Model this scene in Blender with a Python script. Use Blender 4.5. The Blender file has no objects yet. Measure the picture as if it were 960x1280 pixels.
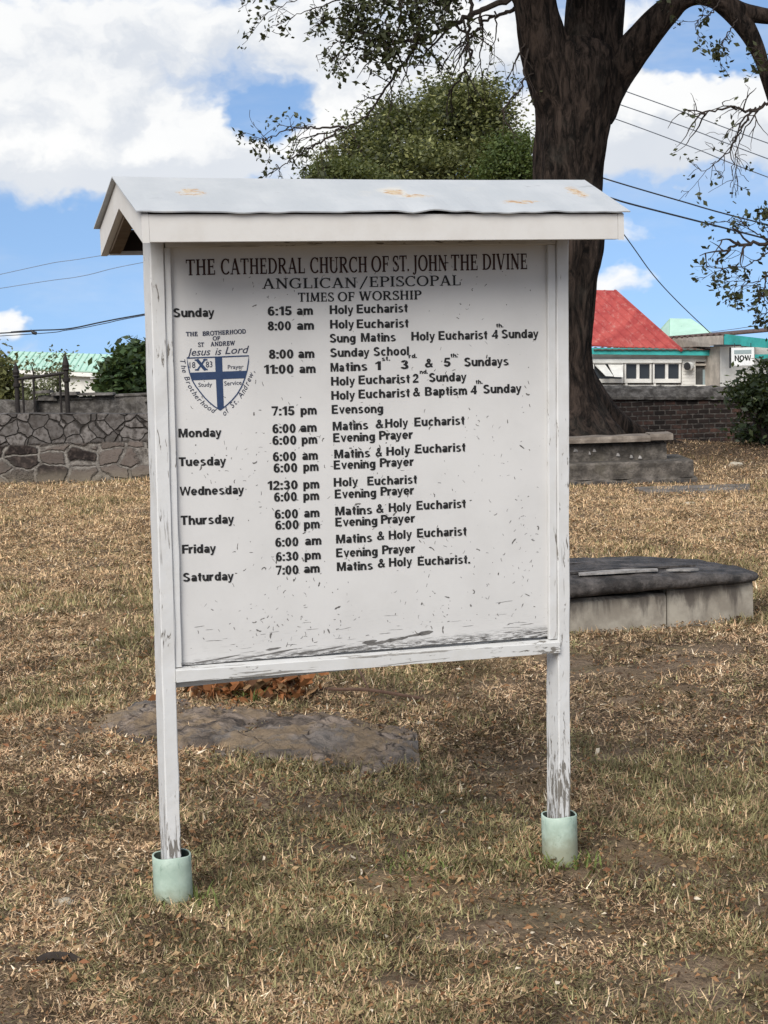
import bpy, bmesh, math, random
import numpy as np
from mathutils import Vector, Matrix, noise
R = math.radians
rng = np.random.default_rng(7); random.seed(7)
sc = bpy.context.scene
C = sc.collection
# ------------------------------------------------------------------ camera
F, PITCH, ROLL, EYE = 2128.0, 0.0920, -0.0323, 1.65
fwd = Vector((0, math.cos(PITCH), -math.sin(PITCH)))
x0v = Vector((1, 0, 0)); u0v = x0v.cross(fwd)
camX = math.cos(ROLL)*x0v + math.sin(ROLL)*u0v
camU = -math.sin(ROLL)*x0v + math.cos(ROLL)*u0v
cam = bpy.data.cameras.new('camera'); cam.sensor_fit = 'HORIZONTAL'; cam.sensor_width = 36
cam.lens = F/960*36; cam.clip_end = 6000; cam.clip_start = .1
camo = bpy.data.objects.new('camera', cam); C.objects.link(camo)
camo.matrix_world = Matrix(((camX.x, camU.x, -fwd.x, 0), (camX.y, camU.y, -fwd.y, 0), (camX.z, camU.z, -fwd.z, EYE), (0, 0, 0, 1)))
sc.camera = camo
# ------------------------------------------------------------------ sun, view
SUN_EL, SUN_AZ = 38, -160            # degrees; azimuth clockwise from +Y (the view direction)
sun = bpy.data.lights.new('sun', 'SUN'); sun.energy = 2.7; sun.angle = R(38); sun.color = (1, .95, .88)
suno = bpy.data.objects.new('sun', sun); C.objects.link(suno)
sd = Vector((math.sin(R(SUN_AZ))*math.cos(R(SUN_EL)), math.cos(R(SUN_AZ))*math.cos(R(SUN_EL)), math.sin(R(SUN_EL))))
suno.rotation_euler = sd.to_track_quat('Z', 'Y').to_euler()
sc.view_settings.view_transform = 'Standard'; sc.view_settings.look = 'None'
sc.view_settings.exposure = 0.68; sc.view_settings.gamma = 1
sc.cycles.max_bounces = 6

def ray(px, py):
    return fwd + camX*((px-480)/F) - camU*((py-640)/F)
def at(px, py, Y):
    d = ray(px, py); d = d*(Y/d.y); return Vector((d.x, d.y, EYE+d.z))

# ------------------------------------------------------------------ node helper
class NT:
    def __init__(s, tree): s.t = tree
    def n(s, typ, ins=None, **kw):
        nd = s.t.nodes.new(typ)
        for k, v in kw.items(): setattr(nd, k, v)
        for k, v in (ins or {}).items():
            if hasattr(v, 'is_linked') or isinstance(v, bpy.types.NodeSocket): s.t.links.new(v, nd.inputs[k])
            else: nd.inputs[k].default_value = v
        return nd
    def math(s, op, a, b=0.0, c=0.0, clamp=False):
        return s.n('ShaderNodeMath', {0: a, 1: b, 2: c}, operation=op, use_clamp=clamp).outputs[0]
    def vm(s, op, a, b=(0, 0, 0)):
        nd = s.n('ShaderNodeVectorMath', {0: a, 1: b}, operation=op); return nd.outputs[1] if op in ('LENGTH', 'DISTANCE', 'DOT_PRODUCT') else nd.outputs[0]
    def noise(s, vec, scale=5, detail=4, rough=.55, dist=0, out=0):
        return s.n('ShaderNodeTexNoise', {'Vector': vec, 'Scale': scale, 'Detail': detail, 'Roughness': rough, 'Distortion': dist}).outputs[out]
    def vor(s, vec, scale=5, feature='F1', out=0, rnd=1.0):
        return s.n('ShaderNodeTexVoronoi', {'Vector': vec, 'Scale': scale, 'Randomness': rnd}, feature=feature).outputs[out]
    def map(s, v, a, b, c=0.0, d=1.0, smooth=True):
        return s.n('ShaderNodeMapRange', {0: v, 1: a, 2: b, 3: c, 4: d}, interpolation_type='SMOOTHSTEP' if smooth else 'LINEAR').outputs[0]
    def mix(s, f, a, b, blend='MIX'):
        def col(v): return v if not isinstance(v, tuple) else (tuple(v)+(1,))[:4]
        nd = s.n('ShaderNodeMix', data_type='RGBA', blend_type=blend)
        for k, v in ((0, f), (6, col(a)), (7, col(b))):
            if isinstance(v, bpy.types.NodeSocket): s.t.links.new(v, nd.inputs[k])
            else: nd.inputs[k].default_value = v
        return nd.outputs[2]
    def scale(s, vec, sx, sy, sz):
        return s.n('ShaderNodeMapping', {'Vector': vec, 'Scale': (sx, sy, sz)}).outputs[0]

def mat(name, fn, rough=.8, spec=.3, bump=None, bumpd=.01):
    """fn(nt, object_coordinates, material_bsdf) -> base colour socket/tuple (or (colour, height))"""
    m = bpy.data.materials.new(name); m.use_nodes = True
    t = m.node_tree; t.nodes.clear(); nt = NT(t)
    out = nt.n('ShaderNodeOutputMaterial'); b = nt.n('ShaderNodeBsdfPrincipled')
    t.links.new(b.outputs[0], out.inputs[0])
    b.inputs['Roughness'].default_value = rough
    b.inputs['Specular IOR Level'].default_value = spec
    co = nt.n('ShaderNodeTexCoord').outputs['Object']
    r = fn(nt, co, b); h = None
    if isinstance(r, tuple) and len(r) == 2: r, h = r
    if isinstance(r, bpy.types.NodeSocket): t.links.new(r, b.inputs['Base Color'])
    else: b.inputs['Base Color'].default_value = tuple(r)+(1,)
    if h is not None:
        bp = nt.n('ShaderNodeBump', {'Height': h, 'Strength': bump or .5, 'Distance': bumpd})
        t.links.new(bp.outputs[0], b.inputs['Normal'])
    return m

# ------------------------------------------------------------------ sky with clouds
def build_world():
    w = bpy.data.worlds.new('World'); sc.world = w; w.use_nodes = True
    t = w.node_tree; t.nodes.clear(); nt = NT(t)
    out = nt.n('ShaderNodeOutputWorld')
    d = nt.n('ShaderNodeTexCoord').outputs['Generated']
    sep = nt.n('ShaderNodeSeparateXYZ', {0: d})
    X, Y, Z = sep.outputs
    # the blue: the sky texture read a little higher than the direction, for a clear tropical blue down low
    up = nt.n('ShaderNodeCombineXYZ', {0: X, 1: Y, 2: nt.math('ADD', nt.math('MULTIPLY', nt.math('MAXIMUM', Z, 0.0), .8), .20)}).outputs[0]
    sky = nt.n('ShaderNodeTexSky', {'Vector': nt.vm('NORMALIZE', up)}, sky_type='NISHITA', sun_disc=False, sun_elevation=R(SUN_EL), sun_rotation=R(SUN_AZ), air_density=1.0, dust_density=.3, ozone_density=2.5)
    bg1 = nt.n('ShaderNodeBackground', {0: nt.mix(1.0, sky.outputs[0], (.82, .84, .87), 'MULTIPLY'), 1: SKY})
    az = nt.math('ARCTAN2', X, Y); el = nt.math('ARCSINE', Z)
    p = nt.n('ShaderNodeCombineXYZ', {0: az, 1: nt.math('MULTIPLY', el, 1.35), 2: 0.37}).outputs[0]
    wz = nt.n('ShaderNodeTexNoise', {'Vector': p, 'Scale': 26.0, 'Detail': 4.0, 'Roughness': .55})
    pw = nt.vm('ADD', p, nt.n('ShaderNodeVectorMath', {0: nt.vm('SUBTRACT', wz.outputs[1], (.5, .5, .5)), 3: .055}, operation='SCALE').outputs[0])
    def dens(pp, fine=True):
        acc = None
        for (cx, cy, rx, ry, wgt) in BLOBS:
            r = ray(cx, cy).normalized(); a = math.atan2(r.x, r.y); e = math.asin(r.z)*1.35
            q = nt.n('ShaderNodeMapping', {'Vector': pp, 'Location': (-a*F/rx, -e*F/(ry*1.35), 0), 'Scale': (F/rx, F/(ry*1.35), 0)}).outputs[0]
            g = nt.math('MULTIPLY', nt.map(nt.vm('LENGTH', q), 1.25, .25), wgt)
            acc = g if acc is None else nt.math('ADD', acc, g)
        n1 = nt.noise(pp, 17, 7, .56)
        acc = nt.math('ADD', acc, nt.math('MULTIPLY', nt.math('SUBTRACT', n1, .5), 1.5))
        # away from the part in view an even field of fair weather clouds
        far = nt.map(nt.math('ABSOLUTE', az), .33, .6)
        hi = nt.map(el, .22, .45)
        return nt.math('ADD', acc, nt.math('MULTIPLY', nt.math('MAXIMUM', far, hi), nt.math('MULTIPLY', nt.math('SUBTRACT', nt.noise(pp, 3.2, 5, .5), .40), 3.0)))
    d0 = dens(pw)
    d1 = dens(nt.vm('ADD', pw, (-.010, .016, 0)))
    cov = nt.map(d0, -.10, .52)
    veil = nt.math('MULTIPLY', nt.map(nt.noise(nt.scale(p, 1, 2.2, 1), 9, 5, .6), .42, .8), .45)
    veil = nt.math('MULTIPLY', veil, nt.map(el, -.01, .16, .35, 1))
    cov = nt.math('MAXIMUM', cov, veil)
    lit = nt.map(nt.math('SUBTRACT', d0, d1), -.22, .30)
    body = nt.math('ADD', nt.math('MULTIPLY', lit, .62), nt.math('MULTIPLY', nt.noise(pw, 9, 5, .5), .55), clamp=True)
    ccol = nt.mix(body, (.63, .68, .76), (1.0, 1.0, .99))
    bg2 = nt.n('ShaderNodeBackground', {0: ccol, 1: CLOUD})
    mx = nt.n('ShaderNodeMixShader', {0: cov, 1: bg1.outputs[0], 2: bg2.outputs[0]})
    t.links.new(mx.outputs[0], out.inputs[0])
SKY, CLOUD = .112, .645
# (pixel-free once built: centres are turned into compass directions) x, y, half width, half height, weight
BLOBS = [(-60, 90, 300, 110, .75), (150, 170, 190, 75, .75), (60, 205, 200, 45, .5), (250, 190, 90, 55, .45), (200, 30, 220, 60, .25),
         (480, 60, 230, 130, .5), (420, 185, 150, 60, .4), (830, 150, 150, 75, .85), (940, 150, 140, 60, .6), (700, 120, 160, 90, .5), (790, 30, 70, 45, .4),
         (335, 140, 55, 40, -.75), (885, 55, 95, 50, -.8), (640, 110, 40, 40, -.4),
         (60, 345, 260, 75, -1.0), (850, 290, 200, 55, -.7), (330, 330, 400, 60, -.4), (900, 370, 160, 50, -.8),
         (800, 285, 55, 28, .75), (785, 355, 55, 30, .75), (0, 395, 32, 30, .9), (60, 400, 60, 30, .25)]
build_world()

# ------------------------------------------------------------------ object helpers
def thing(name, label, cat, loc=(0, 0, 0), rotz=0, group=None):
    o = bpy.data.objects.new(name, None); C.objects.link(o); o.empty_display_size = .2
    o.location = loc; o.rotation_euler = (0, 0, rotz); o['label'] = label; o['category'] = cat
    if group: o['group'] = group
    return o
def tag(o, label=None, cat=None, group=None, kind=None):
    for k, v in (('label', label), ('category', cat), ('group', group), ('kind', kind)):
        if v: o[k] = v
    return o
def link(name, me, m, parent=None, loc=None, smooth=False):
    o = bpy.data.objects.new(name, me); C.objects.link(o)
    for mm in (m if isinstance(m, (list, tuple)) else [m]): me.materials.append(mm)
    if smooth: me.polygons.foreach_set('use_smooth', [True]*len(me.polygons))
    if parent: o.parent = parent
    if loc is not None: o.location = loc
    return o
def obj(name, bm, m, parent=None, loc=None, smooth=False):
    me = bpy.data.meshes.new(name); bm.normal_update(); bm.to_mesh(me); bm.free()
    return link(name, me, m, parent, loc, smooth)
def pydata(name, vs, fs, m, parent=None, loc=None, smooth=False):
    me = bpy.data.meshes.new(name); me.from_pydata([tuple(v) for v in vs], [], fs); me.update()
    return link(name, me, m, parent, loc, smooth)
def npmesh(name, verts, nper, m, parent=None, cols=None, loc=None, smooth=False):
    """many separate faces of nper corners each, as one mesh"""
    verts = np.asarray(verts, np.float32).reshape(-1, 3); nv = len(verts); nf = nv//nper
    me = bpy.data.meshes.new(name); me.vertices.add(nv); me.vertices.foreach_set('co', verts.ravel())
    me.loops.add(nv); me.loops.foreach_set('vertex_index', np.arange(nv, dtype=np.int32))
    me.polygons.add(nf); me.polygons.foreach_set('loop_start', np.arange(0, nv, nper, dtype=np.int32))
    me.update(calc_edges=True)
    if cols is not None:
        a = me.color_attributes.new('tint', 'FLOAT_COLOR', 'POINT')
        c4 = np.ones((nf, nper, 4), np.float32); c4[:, :, :3] = np.asarray(cols)[:, None, :]; a.data.foreach_set('color', c4.ravel())
    return link(name, me, m, parent, loc, smooth)
def box(bm, lo, hi, bev=0.0, mi=0):
    lo, hi = Vector(lo), Vector(hi)
    vs = [bm.verts.new((x, y, z)) for x in (lo.x, hi.x) for y in (lo.y, hi.y) for z in (lo.z, hi.z)]
    fs = [bm.faces.new([vs[i] for i in q]) for q in ((0, 1, 3, 2), (4, 6, 7, 5), (0, 4, 5, 1), (2, 3, 7, 6), (0, 2, 6, 4), (1, 5, 7, 3))]
    for f in fs: f.material_index = mi
    if bev: bmesh.ops.bevel(bm, geom=list({e for f in fs for e in f.edges}), offset=bev, segments=2, affect='EDGES', profile=.6)
    return vs
def hexa(bm, p8, bev=0.0):
    """eight corners: bottom four then top four, both counter-clockwise from above"""
    vs = [bm.verts.new(p) for p in p8]
    fs = [bm.faces.new([vs[i] for i in q]) for q in ((3, 2, 1, 0), (4, 5, 6, 7), (0, 1, 5, 4), (1, 2, 6, 5), (2, 3, 7, 6), (3, 0, 4, 7))]
    if bev: bmesh.ops.bevel(bm, geom=list({e for f in fs for e in f.edges}), offset=bev, segments=2, affect='EDGES', profile=.6)
def prism(bm, pts, ext):
    """closed planar outline pts (3D) pushed along the vector ext"""
    ext = Vector(ext); a = [bm.verts.new(p) for p in pts]; b = [bm.verts.new(Vector(p)+ext) for p in pts]; n = len(pts)
    bm.faces.new(a[::-1]); bm.faces.new(b)
    for i in range(n): bm.faces.new((a[i], a[(i+1) % n], b[(i+1) % n], b[i]))
def tube(bm, pts, rad, seg=8, cap=True):
    pts = [Vector(p) for p in pts]; rad = rad if isinstance(rad, (list, tuple)) else [rad]*len(pts)
    rings = []; ref = None
    for i, p in enumerate(pts):
        t = (pts[min(i+1, len(pts)-1)]-pts[max(i-1, 0)]).normalized()
        if ref is None: ref = t.orthogonal().normalized()
        ref = (ref-t*ref.dot(t)).normalized(); bi = t.cross(ref)
        rings.append([bm.verts.new(p+(ref*math.cos(2*math.pi*k/seg)+bi*math.sin(2*math.pi*k/seg))*rad[i]) for k in range(seg)])
    for a, b in zip(rings, rings[1:]):
        for k in range(seg): bm.faces.new((a[k], a[(k+1) % seg], b[(k+1) % seg], b[k]))
    if cap and seg > 2: bm.faces.new(rings[0][::-1]); bm.faces.new(rings[-1])
def spline(pts, n):
    """Catmull-Rom through pts, each a tuple of any length"""
    P = [np.array(p, float) for p in pts]; P = [2*P[0]-P[1]]+P+[2*P[-1]-P[-2]]; out = []
    for i in range(1, len(P)-2):
        for k in range(n):
            t = k/n; a, b, c, d = P[i-1:i+3]
            out.append(.5*((2*b)+(-a+c)*t+(2*a-5*b+4*c-d)*t*t+(-a+3*b-3*c+d)*t**3))
    out.append(P[-2]); return out
def sstep(a, b, x):
    t = np.clip((x-a)/(b-a), 0, 1); return t*t*(3-2*t)
def vnoise(x, y, seed=0):
    """value noise on arrays"""
    xi = np.floor(x).astype(np.int64); yi = np.floor(y).astype(np.int64); fx = x-xi; fy = y-yi
    fx = fx*fx*(3-2*fx); fy = fy*fy*(3-2*fy)
    def h(a, b):
        n = (a*374761393+b*668265263+seed*974711) & 0xffffffff
        n = ((n ^ (n >> 13))*1274126177) & 0xffffffff
        return ((n ^ (n >> 16)) & 0xffff)/65535.0
    return (h(xi, yi)*(1-fx)+h(xi+1, yi)*fx)*(1-fy)+(h(xi, yi+1)*(1-fx)+h(xi+1, yi+1)*fx)*fy
def fbm(x, y, oct=4, seed=0):
    s = 0; a = .5
    for o in range(oct): s = s+a*vnoise(x*2**o, y*2**o, seed+o); a *= .5
    return s/(1-.5**oct)
def terrain(x, y):
    x = np.asarray(x, float); y = np.asarray(y, float)
    z = (fbm(x*.35, y*.35, 3, 3)-.5)*.10+(fbm(x*1.7, y*1.7, 3, 9)-.5)*.045
    z = z-.078*np.clip(x, -1, 1)*sstep(9, 6, y)
    near = sstep(60, 30, y)*sstep(60, 25, np.abs(x))
    z = z*near-2.3*sstep(30, 46, y)-2.2*sstep(46, 110, y)-2.0*sstep(30, 80, np.abs(x))*sstep(30, 10, y)
    z = z+.14*np.exp(-(((x-3.2)/1.5)**2+((y-26.0)/1.6)**2))+.10*np.exp(-(((x-4.6)/1.4)**2+((y-26.6)/1.3)**2))
    return z+(fbm(x*.012, y*.012, 3, 5)-.45)*8*sstep(260, 900, np.hypot(x, y))
def gnd(px, py):
    d = ray(px, py); t = EYE/-d.z
    for _ in range(6):
        z = float(terrain(d.x*t, d.y*t)); t = (EYE-z)/-d.z
    return Vector((d.x*t, d.y*t, EYE+d.z*t))
# ------------------------------------------------------------------ materials
def m_ground(nt, co, b):
    a = nt.noise(co, .9, 6, .6); c = nt.noise(co, 9, 6, .65); f = nt.noise(co, 70, 5, .7); g = nt.noise(nt.scale(co, 1, 1, 1), 2.3, 5, .6, .6)
    col = nt.mix(nt.map(c, .35, .68), (.14, .10, .072), (.33, .24, .17))
    col = nt.mix(nt.map(a, .45, .62), col, (.30, .205, .115))
    col = nt.mix(nt.math('MULTIPLY', nt.map(g, .52, .68), .6), col, (.10, .10, .05))
    col = nt.mix(nt.map(f, .3, .75), nt.mix(.55, col, (.05, .035, .02)), nt.mix(.25, col, (.42, .32, .2)))
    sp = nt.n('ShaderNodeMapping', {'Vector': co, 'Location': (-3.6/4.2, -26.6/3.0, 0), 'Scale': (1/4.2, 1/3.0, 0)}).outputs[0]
    mould_shade = nt.map(nt.math('ADD', nt.vm('LENGTH', sp), nt.math('MULTIPLY', nt.math('SUBTRACT', a, .5), .9)), 1.1, .6)
    col = nt.mix(nt.math('MULTIPLY', mould_shade, .85), col, nt.mix(nt.map(f, .35, .7), (.035, .025, .018), (.12, .085, .06)))  # leaf mould brown, with the tree's shade painted into it
    return col, nt.math('ADD', nt.noise(co, 40, 5, .7), nt.math('MULTIPLY', f, .6))
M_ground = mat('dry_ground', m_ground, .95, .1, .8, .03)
def tinted(name, rough=.8, spec=.2, transl=0.0, gain=1.0):
    m = bpy.data.materials.new(name); m.use_nodes = True; t = m.node_tree; t.nodes.clear(); nt = NT(t)
    out = nt.n('ShaderNodeOutputMaterial'); c = nt.n('ShaderNodeAttribute', attribute_name='tint').outputs['Color']
    b = nt.n('ShaderNodeBsdfPrincipled', {'Base Color': c, 'Roughness': rough, 'Specular IOR Level': spec})
    s = b.outputs[0]
    if transl:
        tr = nt.n('ShaderNodeBsdfTranslucent', {0: nt.mix(.35, c, (.22, .26, .03))})
        s = nt.n('ShaderNodeMixShader', {0: transl, 1: s, 2: tr.outputs[0]}).outputs[0]
    t.links.new(s, out.inputs[0]); return m
M_blade = tinted('grass_blade', .9, .1, .15)
M_litter = tinted('dead_leaf', .9, .15, .15)
M_leaf = tinted('tree_leaf', .55, .4, .3)
M_shade_leaf = tinted('dark_tree_leaf', .6, .3, .12)

GREYWOOD = (.16, .15, .135)
def paint(name, base, chip=.5, sx=1, sz=1, warm=(.55, .53, .47), low=None, crack=True):
    def fn(nt, co, b):
        v = nt.scale(co, sx, sx, sz)
        n1 = nt.noise(v, 34, 6, .62, .8); n2 = nt.noise(co, 2.6, 4, .6); n3 = nt.noise(co, 11, 5, .6)
        col = nt.mix(nt.map(n3, .35, .75, 0, .55), base, warm)
        th = nt.math('ADD', nt.math('MULTIPLY', n1, .75), nt.math('MULTIPLY', n2, .42))
        z = nt.n('ShaderNodeSeparateXYZ', {0: co}).outputs[2]
        if low: th = nt.math('ADD', th, nt.map(z, low[0], low[1], low[2], 0.0))
        ck = nt.noise(nt.scale(co, *((26, 26, 1.1) if sx > 1 else (1.1, 26, 30))), 2.2, 5, .6, .2)
        ckm = nt.math('MULTIPLY', nt.map(ck, .625, .65), nt.map(nt.math('ADD', nt.noise(co, 4, 3), nt.map(z, .7, .2, 0, .14) if sx > 1 else .10), .48, .60))
        cm = nt.math('MAXIMUM', nt.map(th, chip, chip+.025), nt.math('MULTIPLY', ckm, .85 if crack else .0))
        edge = nt.map(th, chip-.03, chip)
        wood = nt.mix(nt.noise(nt.scale(co, 9, 9, .7), 30, 4, .6), (.055, .05, .045), (.27, .25, .22))
        col = nt.mix(nt.math('MULTIPLY', edge, .3), col, (.35, .33, .3))
        col = nt.mix(cm, col, wood)
        return col, nt.math('SUBTRACT', nt.math('MULTIPLY', nt.noise(co, 90, 3, .5), .25), cm)
    return mat(name, fn, .62, .35, .5, .002)
M_post = paint('chipped_white_post_paint', (.55, .552, .548), .70, 2.4, .45, (.47, .46, .435), (.08, .45, .12))
M_trim = paint('chipped_white_trim_paint', (.55, .55, .54), .690, .5, 2.6, (.46, .45, .42))
M_fascia = paint('white_fascia_paint', (.565, .552, .528), .82, .8, 1.2, (.50, .475, .44), None, False)
def m_panel(nt, co, b):
    n1 = nt.noise(co, 3.4, 5, .6); n2 = nt.noise(nt.scale(co, 2.6, 1, 22), 12, 7, .7, .3); n3 = nt.noise(co, 24, 4, .6)
    z = nt.n('ShaderNodeSeparateXYZ', {0: co}).outputs[2]
    col = nt.mix(nt.map(n1, .35, .7, 0, .7), (.555, .548, .535), (.49, .483, .47))
    low = nt.map(z, 1.02, .74)
    st = nt.math('MULTIPLY', nt.map(nt.math('ADD', n2, nt.math('MULTIPLY', low, .14)),   .66, .80), nt.math('ADD', nt.math('MULTIPLY', low, .13), .02))
    col = nt.mix(st, col, (.22, .21, .20))
    edge = nt.math('MULTIPLY', nt.map(nt.math('ADD', nt.noise(nt.scale(co, 3, 1, 34), 11, 7, .7), nt.map(z, .80, .72, 0, .16)), .62, .70), nt.map(z, .752, .725))
    col = nt.mix(edge, col, (.09, .085, .08))
    sp = nt.math('MULTIPLY', nt.map(nt.noise(co, 95, 3, .6), .68, .74), .5)
    col = nt.mix(sp, col, (.34, .33, .32))
    return col, nt.math('SUBTRACT', nt.math('MULTIPLY', n3, .3), edge)
M_panel = mat('old_white_panel_paint', m_panel, .58, .35, .4, .002)
M_chip = mat('bare_chip', lambda nt, co, b: nt.mix(nt.noise(co, 60, 3), (.035, .033, .03), (.22, .21, .2)), .9, .1)
M_black = mat('black_letter', lambda nt, co, b: nt.mix(nt.map(nt.noise(co, 130, 3, .6), .62, .72), (.012, .012, .012), (.10, .10, .10)), .55, .3)
M_brown = mat('brown_black_letter', lambda nt, co, b: nt.mix(nt.noise(co, 40, 3), (.028, .012, .010), (.05, .022, .018)), .6, .25)
M_navy = mat('navy_emblem_paint', lambda nt, co, b: nt.mix(nt.noise(co, 60, 4), (.018, .035, .085), (.030, .055, .12)), .55, .3)
M_ink = mat('blue_black_ink', lambda nt, co, b: (.03, .035, .06), .6, .3)
def m_roof(nt, co, b):
    n1 = nt.noise(co, 5, 5, .6); col = nt.mix(nt.map(n1, .35, .7), (.375, .395, .41), (.43, .445, .455))
    q = nt.noise(co, 28, 6, .68, .5)
    acc = None
    for (cx, cy, rx, ry) in RUST:
        s = nt.n('ShaderNodeMapping', {'Vector': co, 'Location': (-cx/rx, -cy/ry, 0), 'Scale': (1/rx, 1/ry, 0)}).outputs[0]
        g = nt.map(nt.vm('LENGTH', s), 1.15, .2)
        acc = g if acc is None else nt.math('MAXIMUM', acc, g)
    m = nt.map(nt.math('ADD', nt.math('MULTIPLY', acc, .34), nt.math('MULTIPLY', nt.noise(nt.scale(co, 1, 2, 1), 34, 7, .78, .6), 1.1)), .80, .92)
    rust = nt.mix(nt.map(nt.noise(co, 60, 4), .4, .65), (.47, .37, .24), (.36, .20, .09))
    col = nt.mix(nt.math('MULTIPLY', nt.map(nt.math('ADD', nt.math('MULTIPLY', acc, .22), nt.noise(co, 7, 4)), .60, .82), .55), col, (.56, .52, .44))
    col = nt.mix(m, col, rust)
    sc2 = nt.map(nt.noise(nt.scale(co, 1, 3.2, 1), 15, 6, .6, .5), .665, .70)
    col = nt.mix(nt.math('MULTIPLY', sc2, .75), col, (.27, .28, .29))
    return col, nt.noise(nt.scale(co, 4, 1.2, 1), 4, 3)
RUST = [(.14, -.075, .075, .06), (.78, -.06, .06, .05), (.83, -.10, .10, .03), (1.16, -.15, .12, .03), (1.40, -.06, .055, .09)]
M_roof = mat('weathered_sheet_metal', m_roof, .5, .45, .25, .01)
M_rafter = mat('bare_brown_timber', lambda nt, co, b: nt.mix(nt.noise(nt.scale(co, 1, 8, 8), 9, 5, .6), (.07, .05, .035), (.19, .145, .105)), .85, .2)
M_shadewood = mat('shaded_soffit_timber', lambda nt, co, b: nt.mix(nt.noise(nt.scale(co, 1, 8, 8), 9, 5, .6), (.018, .015, .013), (.05, .038, .032)), .9, .1)  # timber coloured near black for the shade inside the roof
def m_pipe(nt, co, b):
    n = nt.noise(co, 14, 6, .65); col = nt.mix(nt.map(n, .35, .7), (.30, .39, .325), (.40, .49, .415))
    z = nt.n('ShaderNodeSeparateXYZ', {0: co}).outputs[2]
    col = nt.mix(nt.math('MULTIPLY', nt.map(nt.noise(nt.scale(co, 1, 1, .6), 30, 5, .7), .55, .66), .6), col, (.16, .23, .185))
    dirt = nt.math('MULTIPLY', nt.map(nt.math('ADD', z, nt.math('MULTIPLY', n, .14)), .15, .06), .7)
    return nt.mix(dirt, col, (.22, .20, .13))
M_pipe = mat('pale_green_plastic', m_pipe, .5, .4)
M_pipe_in = mat('dark_pipe_inside', lambda nt, co, b: (.05, .065, .055), .8, .2)
def m_bark(nt, co, b):
    v = nt.scale(co, 1, 1, .26)
    n1 = nt.noise(v, 9, 8, .72, .9); n2 = nt.noise(v, 30, 7, .75, .6); n3 = nt.noise(co, 1.5, 4, .6)
    col = nt.mix(nt.map(n1, .38, .66), (.006, .005, .0045), (.056, .041, .033))
    col = nt.mix(nt.math('MULTIPLY', nt.map(n2, .56, .72), .7), col, (.095, .073, .058))
    col = nt.mix(nt.math('MULTIPLY', nt.map(n3, .5, .75), .35), col, (.07, .065, .055))
    return col, nt.math('ADD', n1, nt.math('MULTIPLY', n2, .5))
M_bark = mat('furrowed_bark', m_bark, .95, .1, 1.0, .06)
M_twig = mat('thin_dark_bark', lambda nt, co, b: nt.mix(nt.noise(co, 6, 3), (.022, .017, .015), (.05, .04, .034)), .9, .1)

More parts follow.
